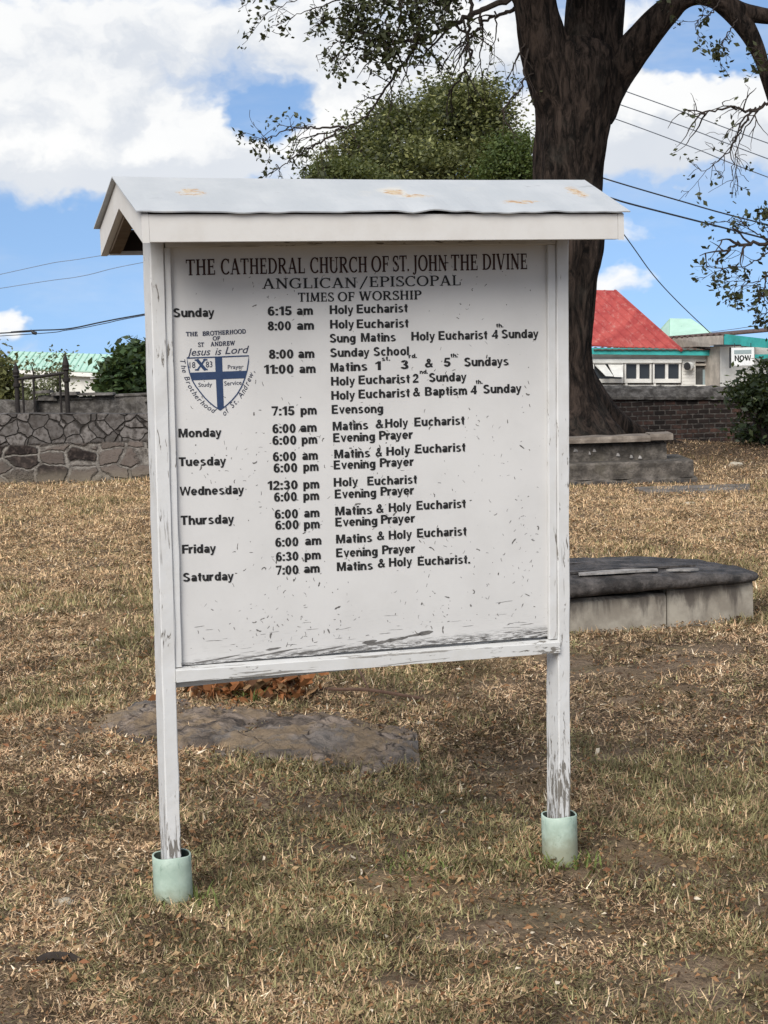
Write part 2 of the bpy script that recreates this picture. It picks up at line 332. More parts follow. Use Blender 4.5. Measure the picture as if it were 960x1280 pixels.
def m_rubble(nt, co, b):
    sp = nt.n('ShaderNodeSeparateXYZ', {0: co}); z = sp.outputs[2]
    v = nt.vm('ADD', co, nt.n('ShaderNodeVectorMath', {0: nt.vm('SUBTRACT', nt.n('ShaderNodeTexNoise', {'Vector': co, 'Scale': 5.0, 'Detail': 3.0}).outputs[1], (.5, .5, .5)), 3: .12}, operation='SCALE').outputs[0])
    vz = nt.scale(v, 1, .01, 1)
    e = nt.n('ShaderNodeTexVoronoi', {'Vector': vz, 'Scale': 4.8, 'Randomness': .9}, feature='DISTANCE_TO_EDGE').outputs[0]
    cell = nt.n('ShaderNodeTexVoronoi', {'Vector': vz, 'Scale': 4.8, 'Randomness': .9}, feature='F1').outputs[1]
    cs = nt.n('ShaderNodeSeparateColor', {0: cell}).outputs[0]
    n = nt.noise(co, 12, 6, .65)
    st = nt.mix(cs, (.065, .059, .055), (.175, .16, .15)); st = nt.mix(nt.map(n, .42, .62), st, (.06, .053, .048))
    up = nt.mix(nt.map(nt.math('ADD', e, nt.math('MULTIPLY', nt.math('SUBTRACT', n, .5), .05)), .0, .05), (.03, .026, .023), st)
    bv = nt.n('ShaderNodeCombineXYZ', {0: nt.n('ShaderNodeSeparateXYZ', {0: v}).outputs[0], 1: nt.n('ShaderNodeSeparateXYZ', {0: v}).outputs[2], 2: 0.0}).outputs[0]
    v2 = nt.scale(v, 2.5, .01, 4.3)
    e2 = nt.n('ShaderNodeTexVoronoi', {'Vector': v2, 'Scale': 1.0, 'Randomness': .62}, feature='DISTANCE_TO_EDGE').outputs[0]
    c2 = nt.n('ShaderNodeSeparateColor', {0: nt.n('ShaderNodeTexVoronoi', {'Vector': v2, 'Scale': 1.0, 'Randomness': .62}, feature='F1').outputs[1]}).outputs[1]
    jn = nt.map(nt.math('ADD', e2, nt.math('MULTIPLY', nt.math('SUBTRACT', n, .5), .16)), .10, .03)
    br = nt.n('ShaderNodeTexBrick', {'Vector': bv, 'Color1': (.0, 0, 0, 1), 'Color2': (1, 1, 1, 1), 'Mortar': (.5, .5, .5, 1), 'Scale': 1.0, 'Mortar Size': .035, 'Mortar Smooth': .35, 'Bias': -.1, 'Brick Width': .36, 'Row Height': .235}, offset=.43, squash=1.5, squash_frequency=2)
    rnd = nt.n('ShaderNodeSeparateColor', {0: br.outputs[0]}).outputs[0]
    bs = nt.mix(nt.map(c2, .25, .8), (.018, .014, .013), (.13, .108, .094)); bs = nt.mix(nt.map(n, .45, .75), bs, (.09, .07, .06))
    lo = nt.mix(jn, bs, nt.mix(nt.map(n, .35, .65), (.085, .075, .066), (.25, .23, .205)))
    isup = nt.map(nt.math('ADD', z, nt.math('MULTIPLY', n, .08)), .56, .60)
    col = nt.mix(isup, lo, up)
    moss = nt.math('MULTIPLY', nt.map(nt.noise(co, 2.2, 5, .65), .55, .75), .5)
    col = nt.mix(moss, col, (.055, .055, .045))
    col = nt.mix(nt.math('MULTIPLY', nt.map(z, .22, .02), .7), col, (.17, .145, .11))
    h = nt.mix(isup, nt.math('SUBTRACT', 1.0, jn), nt.map(e, .0, .05))
    return col, nt.math('ADD', nt.math('MULTIPLY', n, .5), nt.n('ShaderNodeSeparateColor', {0: h}).outputs[0])
M_rubble = mat('mixed_stone_masonry', m_rubble, .95, .15, .9, .04)
def m_brick(nt, co, b):
    sp = nt.n('ShaderNodeSeparateXYZ', {0: co})
    u = nt.n('ShaderNodeCombineXYZ', {0: sp.outputs[0], 1: sp.outputs[2], 2: 0.0}).outputs[0]
    u = nt.vm('ADD', u, nt.n('ShaderNodeVectorMath', {0: nt.vm('SUBTRACT', nt.n('ShaderNodeTexNoise', {'Vector': co, 'Scale': 3.0, 'Detail': 3.0}).outputs[1], (.5, .5, .5)), 3: .02}, operation='SCALE').outputs[0])
    n = nt.noise(co, 2.3, 5, .6); n2 = nt.noise(co, 14, 5, .65)
    br = nt.n('ShaderNodeTexBrick', {'Vector': u, 'Color1': (0, 0, 0, 1), 'Color2': (1, 1, 1, 1), 'Mortar': (.5, .5, .5, 1), 'Scale': 1.0, 'Mortar Size': .013, 'Mortar Smooth': .4, 'Brick Width': .185, 'Row Height': .080})
    rnd = nt.n('ShaderNodeSeparateColor', {0: br.outputs[0]}).outputs[0]
    bc = nt.mix(rnd, (.017, .014, .013), (.048, .033, .029))  # near-black brick tones
    bc = nt.mix(nt.math('MULTIPLY', nt.map(n, .5, .72), rnd), bc, (.15, .075, .055))
    mo = nt.mix(nt.map(n2, .35, .7), (.035, .032, .03), (.13, .115, .10))
    col = nt.mix(br.outputs[1], bc, mo); col = nt.mix(nt.math('MULTIPLY', nt.map(n2, .55, .8), .5), col, (.04, .036, .032))
    return col, nt.math('SUBTRACT', nt.math('MULTIPLY', n2, .6), br.outputs[1])
M_brick = mat('dark_old_brick', m_brick, .95, .15, .8, .02)
def stone(name, a, c, d, s=6, bump=.6, bd=.02, rough=.92):
    def fn(nt, co, b):
        n = nt.noise(co, s, 7, .65); n2 = nt.noise(co, s*4.5, 6, .7, .4); n3 = nt.noise(co, s*.35, 4, .6, .6)
        col = nt.mix(nt.map(n, .36, .68), a, c); col = nt.mix(nt.map(n3, .50, .70, 0, .8), col, d)
        col = nt.mix(nt.map(n2, .35, .75, 0, .4), col, nt.mix(.5, a, (.02, .02, .02)))
        return col, nt.math('ADD', n, nt.math('MULTIPLY', n2, .4))
    return mat(name, fn, rough, .2, bump, bd)
M_coping = stone('lichened_coping', (.05, .045, .04), (.20, .185, .17), (.10, .09, .075), 7, .9, .04)
M_slab = stone('black_weathered_slab', (.022, .020, .019), (.115, .102, .095), (.034, .028, .026), 8, 1.0, .03, .6)
def m_tombbase(nt, co, b):
    n = nt.noise(co, 5, 7, .62); st = nt.noise(nt.scale(co, 1, 1, .25), 6, 6, .65, .5)
    z = nt.n('ShaderNodeSeparateXYZ', {0: co}).outputs[2]
    col = nt.mix(nt.map(n, .35, .7), (.22, .195, .16), (.36, .33, .275))
    col = nt.mix(nt.math('MULTIPLY', nt.map(nt.math('ADD', st, nt.map(z, .0, .3, -.08, .14)), .5, .66), .75), col, (.06, .05, .045))  # dark streaks, denser towards the top
    return col, n
M_tombbase = mat('streaked_cement_block', m_tombbase, .95, .15, .5, .015)
M_fresh = stone('pale_broken_stone', (.20, .19, .18), (.36, .34, .32), (.28, .26, .25), 14)
M_monu = stone('mossy_grey_monument_stone', (.05, .044, .038), (.17, .15, .13), (.085, .075, .058), 7, .9, .04)
M_monutop = stone('worn_tan_slab', (.11, .09, .073), (.24, .205, .17), (.15, .125, .10), 4)
M_ledger = stone('flat_grey_slab', (.10, .09, .08), (.20, .18, .16), (.13, .115, .10), 5)
def m_rock(nt, co, b):
    n = nt.noise(co, 4, 8, .66, .4); n2 = nt.noise(nt.scale(co, 1, 1.6, 1), 16, 7, .7, .6); n3 = nt.noise(co, 1.6, 5, .6)
    col = nt.mix(nt.map(n, .36, .66), (.095, .076, .062), (.32, .255, .205))
    col = nt.mix(nt.map(n2, .48, .58, 0, .75), col, (.05, .042, .038)); col = nt.mix(nt.map(n3, .48, .62, 0, .6), col, (.17, .16, .15))
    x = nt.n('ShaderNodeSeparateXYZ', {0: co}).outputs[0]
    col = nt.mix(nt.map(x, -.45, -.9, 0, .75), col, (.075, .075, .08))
    so = nt.noise(co, 2.7, 6, .7, .4)
    col = nt.mix(nt.math('MULTIPLY', nt.map(so, .47, .58), .85), col, nt.mix(nt.noise(co, 45, 4, .7), (.13, .09, .06), (.36, .27, .17)))
    cr = nt.n('ShaderNodeTexVoronoi', {'Vector': nt.vm('ADD', co, nt.n('ShaderNodeVectorMath', {0: nt.n('ShaderNodeTexNoise', {'Vector': co, 'Scale': 5.0}).outputs[1], 3: .25}, operation='SCALE').outputs[0]), 'Scale': 3.5}, feature='DISTANCE_TO_EDGE').outputs[0]
    col = nt.mix(nt.math('MULTIPLY', nt.map(cr, .025, .0), nt.map(nt.noise(co, 2.1, 3), .5, .62)), col, (.04, .032, .028))
    return col, nt.math('ADD', nt.math('ADD', n, nt.math('MULTIPLY', n2, 1.0)), nt.map(cr, 0, .05, 0, .15))
M_rock = mat('weathered_outcrop', m_rock, .95, .15, 1.0, .03)
def m_redroof(nt, co, b):
    n = nt.noise(co, 1.2, 6, .65); n2 = nt.noise(nt.scale(co, 3, .35, 3), 2.5, 6, .7, .3)
    col = nt.mix(nt.map(n, .35, .7), (.27, .035, .032), (.40, .075, .062))
    return nt.mix(nt.math('MULTIPLY', nt.map(n2, .52, .72), .55), col, (.50, .27, .23))
M_redroof = mat('faded_red_sheet_roof', m_redroof, .6, .3)
def flat(name, c, var=.15, s=3, rough=.6, spec=.3):
    lo = tuple(x*(1-var) for x in c); hi = tuple(min(1, x*(1+var*.6)) for x in c)
    return mat(name, lambda nt, co, b: nt.mix(nt.map(nt.noise(co, s, 5, .65), .32, .7), lo, hi), rough, spec)
M_teal = flat('teal_fascia_paint', (.04, .36, .34), .2)
M_white = flat('white_house_paint', (.68, .67, .63), .12)
M_offwhite = flat('grimy_cream_boards', (.48, .43, .37), .25)
M_rustedge = flat('rusty_sheet_edge', (.10, .06, .045), .5, 9)
M_dark = flat('dark_interior', (.03, .032, .034), .3)
M_interior = flat('dim_room_interior', (.07, .07, .068), .4)
def m_glass(nt, co, b): return (.03, .036, .042)
M_glass = mat('dark_window_glass', m_glass, .12, .5)
M_greenroof = flat('mint_green_metal_roof', (.40, .60, .49), .1, 2, .5)
M_greenrib = flat('mint_roof_seam', (.22, .42, .32), .1)
M_cream = flat('pale_rendered_wall', (.58, .57, .52), .08)
M_iron = flat('rusty_black_iron', (.018, .014, .012), .4, 20, .7)
M_cable = flat('black_cable', (.02, .022, .026), .2, 3, .6)
M_cable2 = flat('grey_cable', (.10, .115, .14), .2, 3, .6)
M_cable3 = flat('faint_blue_grey_wire', (.17, .21, .27), .1, 3, .6)
M_pole = flat('weathered_pole_timber', (.10, .085, .07), .3)
M_signwhite = flat('white_sign_face', (.66, .67, .67), .08)
M_grey = flat('grey_sign_band', (.25, .31, .32), .1)
M_ac = flat('white_metal_casing', (.6, .61, .6), .1)
M_paver = M_ledger
M_stone = stone('pale_pebble', (.34, .30, .23), (.50, .45, .36), (.42, .38, .30), 20)
M_stick = flat('dark_dead_wood', (.035, .027, .022), .4, 20, .9)
M_branch = flat('dry_reddish_branch', (.10, .06, .042), .3, 20, .9)
# the lettering: name, style, [(text, u0, z0, u1, z1, cap height)] measured on the panel, in metres
TEXT=[
('heading','serif',[('THE',0.1397,1.8932,0.2283,1.8943,0.0469),('CATHEDRAL',0.2463,1.8943,0.5104,1.8949,0.0473),('CHURCH',0.527,1.8947,0.7121,1.8952,0.0482),('OF',0.7261,1.896,0.7844,1.8958,0.0489),('ST.',0.7977,1.8961,0.8512,1.8969,0.0491),('JOHN',0.8632,1.8968,0.9802,1.8965,0.0493),('THE',0.9939,1.8969,1.0846,1.897,0.0498),('DIVINE',1.1021,1.8978,1.2582,1.8981,0.0501)]),
('heading','serif2',[('ANGLICAN',0.3728,1.8503,0.6771,1.8488,0.0311),('/',0.6849,1.8477,0.7139,1.8485,0.0317),('EPISCOPAL',0.7184,1.8501,1.0253,1.8508,0.0318)]),
('heading','serif3',[('TIMES',0.4853,1.8092,0.6013,1.8082,0.0277),('OF',0.613,1.8085,0.6678,1.8082,0.028),('WORSHIP',0.6828,1.8091,0.8913,1.8092,0.0281)]),
('day_name','b',[('Sunday',0.0954,1.7712,0.2213,1.7703,0.0266)]),
('service_time','b',[('6:15',0.3873,1.77,0.4634,1.7693,0.0271),('am',0.4792,1.7695,0.5318,1.7693,0.0273)]),
('service_name','b',[('Holy',0.5856,1.7701,0.663,1.7694,0.0267),('Eucharist',0.6735,1.7706,0.8429,1.77,0.0269)]),
('service_time','b',[('8:00',0.3855,1.7254,0.4596,1.7245,0.0271),('am',0.4782,1.7247,0.5334,1.7244,0.0273)]),
('service_name','b',[('Holy',0.5852,1.726,0.6635,1.7248,0.0268),('Eucharist',0.6719,1.7251,0.844,1.7231,0.0269)]),
('service_name','b',[('Sung',0.5823,1.6834,0.6672,1.682,0.0268),('Matins',0.6843,1.683,0.7997,1.6814,0.027)]),
('service_name','b',[('Holy',0.8521,1.6822,0.9325,1.681,0.0273),('Eucharist',0.9442,1.6817,1.1124,1.6795,0.0275),('4',1.1278,1.6806,1.1502,1.6805,0.0278),('Sunday',1.1619,1.6809,1.293,1.6792,0.0279)]),
('service_name','b',[('th.',1.1442,1.7158,1.1694,1.716,0.0126)]),
('service_time','b',[('8:00',0.3858,1.6403,0.4639,1.6391,0.0272),('am',0.4788,1.6392,0.5315,1.6385,0.0274)]),
('service_name','b',[('Sunday',0.582,1.6392,0.711,1.6377,0.0269),('School',0.7242,1.6383,0.8425,1.6375,0.0271)]),
('service_time','b',[('11:00',0.3689,1.5953,0.4629,1.5935,0.0272),('am',0.4808,1.5934,0.5336,1.5926,0.0274)]),
('service_name','b',[('Ma',0.5816,1.5944,0.626,1.5937,0.0269),('tins',0.6312,1.5942,0.7023,1.5943,0.027),('1',0.7288,1.5944,0.7474,1.5943,0.0272),('3',0.8129,1.5949,0.8398,1.5947,0.0273),('&',0.8953,1.5969,0.9225,1.597,0.0275),('5',0.9593,1.5973,0.9826,1.5973,0.0276),('Sundays',1.0294,1.596,1.1843,1.5946,0.0277)]),
('service_name','b',[('st.',0.751,1.6224,0.779,1.6225,0.0133)]),
('service_name','b',[('rd.',0.8409,1.6276,0.8692,1.6282,0.0134)]),
('service_name','b',[('th.',0.9835,1.6257,1.0083,1.6259,0.0125)]),
('service_name','b',[('Holy',0.5819,1.5518,0.6604,1.5509,0.0269),('Eucharist',0.6718,1.5527,0.8424,1.5507,0.0271),('2',0.8524,1.5511,0.8721,1.5512,0.0274),('Sunday',0.9074,1.5517,1.0363,1.5499,0.0275)]),
('service_name','b',[('nd.',0.877,1.5778,0.9042,1.5781,0.0125)]),
('service_name','b',[('Holy',0.5811,1.5084,0.6588,1.5073,0.027),('Eucharist',0.6702,1.509,0.8409,1.5069,0.0271),('&',0.8518,1.5082,0.8761,1.5082,0.0275),('Baptism',0.8924,1.5086,1.037,1.5068,0.0275),('4',1.0489,1.5071,1.0711,1.507,0.0278),('Sunday',1.0926,1.5083,1.2277,1.5067,0.0279)]),
('service_name','b',[('th.',1.0679,1.5391,1.0916,1.5398,0.0127)]),
('service_time','b',[('7:15',0.3878,1.4684,0.4605,1.4665,0.0274),('pm',0.4798,1.4667,0.5319,1.466,0.0275)]),
('service_name','b',[('Evensong',0.5808,1.4654,0.75,1.4617,0.027)]),
('day_name','b',[('Monday',0.0955,1.4155,0.2277,1.4121,0.0262)]),
('service_time','b',[('6:00',0.388,1.4147,0.4625,1.4127,0.0274),('am',0.4775,1.414,0.5302,1.413,0.0276)]),
('service_name','b',[('Matins',0.582,1.4136,0.6985,1.4127,0.0271),('&',0.7233,1.4141,0.7492,1.4141,0.0273),('Holy',0.7553,1.4146,0.8324,1.4141,0.0274),('Eucharist',0.8533,1.4144,1.0252,1.4125,0.0275)]),
('service_time','b',[('6:00',0.3866,1.3793,0.4635,1.377,0.0275),('pm',0.48,1.3774,0.5303,1.3764,0.0276)]),
('service_name','b',[('Evening',0.5822,1.3781,0.7204,1.3759,0.0271),('Prayer',0.7338,1.378,0.8482,1.3763,0.0274)]),
('day_name','b',[('Tuesday',0.0926,1.3299,0.2384,1.3255,0.0262)]),
('service_time','b',[('6:00',0.3861,1.3296,0.4603,1.3274,0.0275),('am',0.4796,1.3281,0.5308,1.3272,0.0277)]),
('service_name','b',[('Matins',0.584,1.3276,0.7016,1.3257,0.0271),('&',0.7202,1.326,0.7421,1.3259,0.0274),('Holy',0.7563,1.3272,0.8363,1.3266,0.0274),('Eucharist',0.854,1.3297,1.0257,1.3271,0.0276)]),
('service_time','b',[('6:00',0.387,1.2951,0.463,1.2927,0.0275),('pm',0.4821,1.2936,0.5313,1.2926,0.0277)]),
('service_name','b',[('Evening',0.581,1.2941,0.719,1.2912,0.0272),('Prayer',0.7332,1.2929,0.8487,1.2912,0.0274)]),
('day_name','b',[('Wednesday',0.0917,1.2423,0.2911,1.2355,0.0263)]),
('service_time','b',[('12:30',0.3663,1.2428,0.462,1.2399,0.0275),('pm',0.4801,1.2396,0.5319,1.2385,0.0278)]),
('service_name','b',[('Holy',0.579,1.2405,0.6593,1.2391,0.0272),('Eucharist',0.6897,1.2381,0.8563,1.2346,0.0274)]),
('service_time','b',[('6:00',0.385,1.2062,0.458,1.204,0.0276),('pm',0.4787,1.2042,0.53,1.203,0.0278)]),
('service_name','b',[('Evening',0.581,1.2039,0.7183,1.2006,0.0272),('Prayer',0.7325,1.2033,0.8465,1.201,0.0275)]),
('day_name','b',[('Thursday',0.0907,1.1537,0.256,1.1482,0.0276)]),
('service_time','b',[('6:00',0.385,1.1535,0.4599,1.1511,0.0277),('am',0.4788,1.1514,0.5294,1.1501,0.0278)]),
('service_name','b',[('Matins',0.5809,1.151,0.7025,1.148,0.0273),('&',0.716,1.1501,0.7414,1.1498,0.0275),('Holy',0.7581,1.151,0.8345,1.15,0.0276),('Eucharist',0.852,1.1516,1.0214,1.1477,0.0278)]),
('service_time','b',[('6:00',0.3854,1.12,0.4609,1.1175,0.0277),('pm',0.4774,1.1164,0.5288,1.1154,0.0279)]),
('service_name','b',[('Evening',0.5797,1.117,0.7192,1.113,0.0273),('Prayer',0.7308,1.1153,0.8469,1.1125,0.0276)]),
('day_name','b',[('Friday',0.0911,1.0675,0.1957,1.0638,0.0265)]),
('service_time','b',[('6:00',0.3833,1.0673,0.4578,1.0648,0.0277),('am',0.4786,1.0655,0.5324,1.064,0.0279)]),
('service_name','b',[('Matins',0.5803,1.0639,0.6995,1.0608,0.0274),('&',0.7157,1.0645,0.7409,1.0645,0.0276),('Holy',0.7551,1.0643,0.8338,1.0626,0.0277),('Eucharist',0.8507,1.064,1.0215,1.059,0.0279)]),
('service_time','b',[('6:30',0.3836,1.0232,0.4561,1.0203,0.0278),('pm',0.4761,1.0208,0.5284,1.0195,0.0279)]),
('service_name','b',[('Evening',0.5788,1.0211,0.7167,1.0165,0.0274),('Prayer',0.7315,1.0195,0.8437,1.0165,0.0277)]),
('day_name','b',[('Saturday',0.0901,0.9829,0.2476,0.9755,0.0265)]),
('service_time','b',[('7:00',0.3819,0.9814,0.4545,0.9783,0.0278),('am',0.4721,0.9794,0.5237,0.978,0.028)]),
('service_name','b',[('Matins',0.5798,0.9777,0.6986,0.9738,0.0274),('&',0.7153,0.9781,0.7403,0.9777,0.0277),('Holy',0.753,0.9783,0.8315,0.9762,0.0278),('Eucharist.',0.8505,0.975,1.0313,0.9682,0.0279)]),
('emblem_lettering','serif4',[('THE',0.1312,1.7146,0.167,1.7142,0.013),('BROTHERHOOD',0.1823,1.7144,0.3167,1.7184,0.013)]),
('emblem_lettering','serif4',[('OF',0.2125,1.7,0.2357,1.7005,0.0119)]),
('emblem_lettering','serif4',[('ST',0.1671,1.6822,0.1855,1.682,0.013),('ANDREW',0.2056,1.6826,0.2815,1.6843,0.0131)]),
('emblem_lettering','i',[('Jesus',0.1308,1.6566,0.2044,1.6567,0.0213),('is',0.2183,1.6563,0.2384,1.6569,0.0214),('Lord',0.2494,1.6584,0.3249,1.6597,0.0215)]),
('emblem_lettering','n',[('18',0.1384,1.6202,0.1562,1.6205,0.0172),('83',0.1884,1.6206,0.2085,1.6209,0.0172)]),
('emblem_lettering','serifX',[('X',0.1543,1.6122,0.1933,1.6124,0.0332)]),
('emblem_lettering','n',[('Prayer',0.2559,1.6134,0.3051,1.6135,0.0119)]),
('emblem_lettering','n',[('Study',0.1629,1.5635,0.2051,1.5637,0.0119)]),
('emblem_lettering','n',[('Service',0.2429,1.5644,0.2969,1.5655,0.0126)]),
]
SHIELD=dict(out=[(0.1314, 1.6501), (0.2267, 1.6504), (0.323, 1.6511), (0.3209, 1.6322), (0.3159, 1.6084), (0.308, 1.5846), (0.2966, 1.5595), (0.2817, 1.5375), (0.2653, 1.5201), (0.246, 1.5043), (0.2274, 1.4916), (0.2087, 1.5038), (0.1938, 1.5169), (0.1805, 1.5309), (0.1674, 1.5478), (0.1544, 1.5662), (0.1445, 1.5844), (0.1378, 1.6069), (0.1341, 1.6263)],
vert=[(0.2174, 1.6498), (0.2397, 1.6503), (0.2389, 1.4977), (0.2274, 1.491), (0.2184, 1.4974)],
horz=[(0.1381, 1.6066), (0.3146, 1.6066), (0.3074, 1.584), (0.1463, 1.5837)],
left=[(0.1099, 1.6448), (0.1139, 1.618), (0.1204, 1.5941), (0.1285, 1.5701), (0.1384, 1.5504), (0.1513, 1.5305), (0.1659, 1.5136), (0.1837, 1.4979), (0.2084, 1.4816)],
right=[(0.2403, 1.4731), (0.2561, 1.4868), (0.2723, 1.5012), (0.2903, 1.5191), (0.3052, 1.5381), (0.317, 1.5578), (0.3272, 1.5779), (0.3402, 1.603)])
# ------------------------------------------------------------------ ground
def axis(knots):
    out = []
    for (a, b, n) in knots: out += list(np.linspace(a, b, n, endpoint=False))
    return np.array(out+[knots[-1][1]])
def build_ground():
    xs = axis([(-1500, -120, 14), (-120, -20, 20), (-20, -7, 40), (-7, 7, 300), (7, 20, 40), (20, 120, 20), (120, 1500, 14)])
    ys = axis([(-300, -10, 12), (-10, 3, 30), (3, 12, 260), (12, 30, 160), (30, 110, 60), (110, 2500, 24)])
    X, Y = np.meshgrid(xs, ys); Z = terrain(X, Y)
    near = sstep(30, 20, Y)*sstep(12, 6, np.abs(X))*sstep(0, 3, Y)
    Z = Z+near*((fbm(X*6, Y*6, 3, 21)-.5)*.03+(fbm(X*22, Y*22, 2, 31)-.5)*.014)
    nx, ny = len(xs), len(ys)
    v = np.stack([X, Y, Z], -1).reshape(-1, 3)
    i = np.arange(nx*ny).reshape(ny, nx)
    f = np.stack([i[:-1, :-1], i[:-1, 1:], i[1:, 1:], i[1:, :-1]], -1).reshape(-1, 4)
    me = bpy.data.meshes.new('ground'); me.from_pydata(v.tolist(), [], f.tolist()); me.update()
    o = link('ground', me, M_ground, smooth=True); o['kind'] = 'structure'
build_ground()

def patch(x, y):
    """how green (0..1) and how bare the turf is"""
    g = fbm(x*.9+3, y*.6, 4, 41); k = fbm(x*2.2, y*1.6, 4, 51)
    green = sstep(.50, .68, g*.6+k*.4+.06*np.exp(-((y-5.7)/1.0)**2)+.05*sstep(.3, 1.5, x)*sstep(11, 9, y)+.03*np.exp(-((y-8)/1.)**2))
    dark = sstep(.54, .68, fbm(x*3.1+9, y*2.4, 4, 61))
    return green, dark
def build_grass(N=1150000):
    y = 3.7*np.exp(rng.random(N)*math.log(29.0/3.7)); x = (rng.random(N)*2-1)*(.31*y+1.0)
    bare = sstep(.56, .68, fbm(x*1.15+7, y*.8, 4, 87)+.05*np.exp(-((y-4.7)/.7)**2))+.8*np.exp(-(((x-.75)/.28)**2+((y-5.6)/.22)**2))
    ok = fbm(x*5, y*5, 3, 77)+rng.random(N)*.5-.30*np.minimum(bare, 1)*sstep(16, 9, y) > .50
    x, y = x[ok], y[ok]; n = len(x)
    green, dark = patch(x, y); z = terrain(x, y)
    sc_ = (y/5.0)**.55; r = rng.random((n, 8))
    L = (.013+.027*r[:, 0]**1.6)*sc_**.8*(1+.35*green); W = (.0013+.0018*r[:, 1])*sc_
    lift = np.where(r[:, 2] < .80-.35*green, .03+.38*r[:, 3], .4+.75*r[:, 3])
    az = r[:, 4]*2*math.pi; d = np.stack([np.cos(az)*np.cos(lift), np.sin(az)*np.cos(lift), np.sin(lift)], -1)
    s = np.stack([-np.sin(az), np.cos(az), (r[:, 5]-.5)*.8], -1)*W[:, None]
    base = np.stack([x, y, z+.003+.012*r[:, 6]*sc_], -1)
    V = np.stack([base-s, base+s, base+d*L[:, None]], 1)
    t = rng.random((n, 1)); u = rng.random((n, 1)); g = np.clip(green+.9*sstep(.60, .72, fbm(x*5+2, y*4, 3, 131))*(y < 16), 0, 1)[:, None]; k = dark[:, None]
    tone = (.62+.76*sstep(.25, .75, fbm(x*8, y*6.5, 3, 101)))[:, None]
    straw = np.array([.54, .39, .24])*(.62+.66*t); brown = np.array([.32, .21, .13])*(.5+.85*t)
    olive = np.array([.215, .192, .095])*(.6+.7*t); soil = np.array([.05, .033, .021])*(.6+.8*t); pale = np.array([.70, .59, .43])*(.8+.4*t)
    far = sstep(9, 15, y)[:, None]; mid = sstep(15, 22, y)[:, None]*sstep(29, 24, y)[:, None]
    c = np.where(u < .46+.20*far-.22*k, straw, np.where(u < .86+.08*far-.2*k, brown, np.where(u < .965, soil, pale)))
    c = np.where(rng.random((n, 1)) < g*(.62-.30*far)+.09, olive, c)
    c = c*(1+far*np.array([.10, .07, .02]))
    c = c*(tone+(1-tone)*far*.55)
    c = np.where(rng.random((n, 1)) < k*.30*(1-far*.6), soil*1.2, c)
    mould_shade = np.exp(-((((x-5.2)/4.8)**2+((y-25.9)/4.2)**2))**1.5)[:, None]  # leaf mould plus the tree's shade, mixed into the blade colours
    c = np.where(rng.random((n, 1)) < mould_shade*.85, np.array([.105, .072, .048])*(.5+1.1*t), c)
    c = c*1.13
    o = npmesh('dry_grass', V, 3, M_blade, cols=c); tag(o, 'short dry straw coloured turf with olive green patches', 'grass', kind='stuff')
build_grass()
def build_litter(N=110000):
    y = 3.8*np.exp(rng.random(N)*math.log(27.0/3.8)); x = (rng.random(N)*2-1)*(.31*y+1.0)
    ok = fbm(x*1.3+5, y*1.1, 4, 91)+rng.random(N)*.5 > .60
    x, y = x[ok], y[ok]; n = len(x); z = terrain(x, y); r = rng.random((n, 6)); sc_ = (y/5)**.45
    L = (.0045+.0105*r[:, 0]**2.6)*sc_; W = L*(.22+.35*r[:, 1]); az = r[:, 2]*2*math.pi
    d = np.stack([np.cos(az), np.sin(az), (r[:, 3]-.4)*1.1], -1)*L[:, None]; s = np.stack([-np.sin(az), np.cos(az), (r[:, 4]-.5)*1.2], -1)*W[:, None]
    p = np.stack([x, y, z+.014+.02*r[:, 5]], -1)
    j = (rng.random((n, 4, 1))-.5)*1.1*d[:, None, :]
    V = np.stack([p-d, p+s+np.array([0, 0, .006]), p+d, p-s], 1)+j
    t = rng.random((n, 1)); u = rng.random((n, 1))
    c = np.where(u < .40, np.array([.24, .13, .065])*(.5+.8*t), np.where(u < .66, np.array([.36, .25, .14])*(.6+.6*t), np.where(u < .74, np.array([.25, .115, .06])*(.5+.6*t), np.where(u < .985, np.array([.06, .038, .025])*(.6+.9*t), np.array([.60, .52, .40])*(.8+.4*t)))))
    o = npmesh('leaf_litter', V, 4, M_litter, cols=c); tag(o, 'small dead brown leaves scattered over the turf', 'leaves', kind='stuff')
build_litter()

# ------------------------------------------------------------------ letters
_fc = bpy.data.curves.new('letters', 'FONT'); _fo = bpy.data.objects.new('letters', _fc); C.objects.link(_fo)
CAPH = .682
def sans(text, bold=True, shear=0):
    _fc.body = text; _fc.offset = .006 if bold == .5 else 0.0; _fc.shear = shear; _fc.resolution_u = 3; _fc.extrude = 0.0
    dg = bpy.context.evaluated_depsgraph_get(); dg.update()
    ev = _fo.evaluated_get(dg); me = ev.to_mesh()
    v = [(q.co.x/CAPH, q.co.y/CAPH, 0.0) for q in me.vertices]; f = [tuple(p.vertices) for p in me.polygons]; ev.to_mesh_clear()
    return v, f
TK, TN = .19, .085
def _seg(out, x0, y0, x1, y1, w):
    d = Vector((x1-x0, y1-y0)); n = Vector((-d.y, d.x)).normalized()*(w/2)
    out.append([(x0-n.x, y0-n.y), (x1-n.x, y1-n.y), (x1+n.x, y1+n.y), (x0+n.x, y0+n.y)])
def _stem(o, x, y0=0, y1=1, w=None, s0=True, s1=True, sw=.17):
    w = w or TK; _seg(o, x, y0, x, y1, w)
    if s0: _seg(o, x-sw, y0+TN*.4, x+sw, y0+TN*.4, TN*.8)
    if s1: _seg(o, x-sw, y1-TN*.4, x+sw, y1-TN*.4, TN*.8)
def _arm(o, x0, x1, y, tick=0.0, w=None):
    _seg(o, x0, y, x1, y, w or TN)
    if tick: _seg(o, x1-TN*.4, y, x1-TN*.4, y+tick, TN*.9)
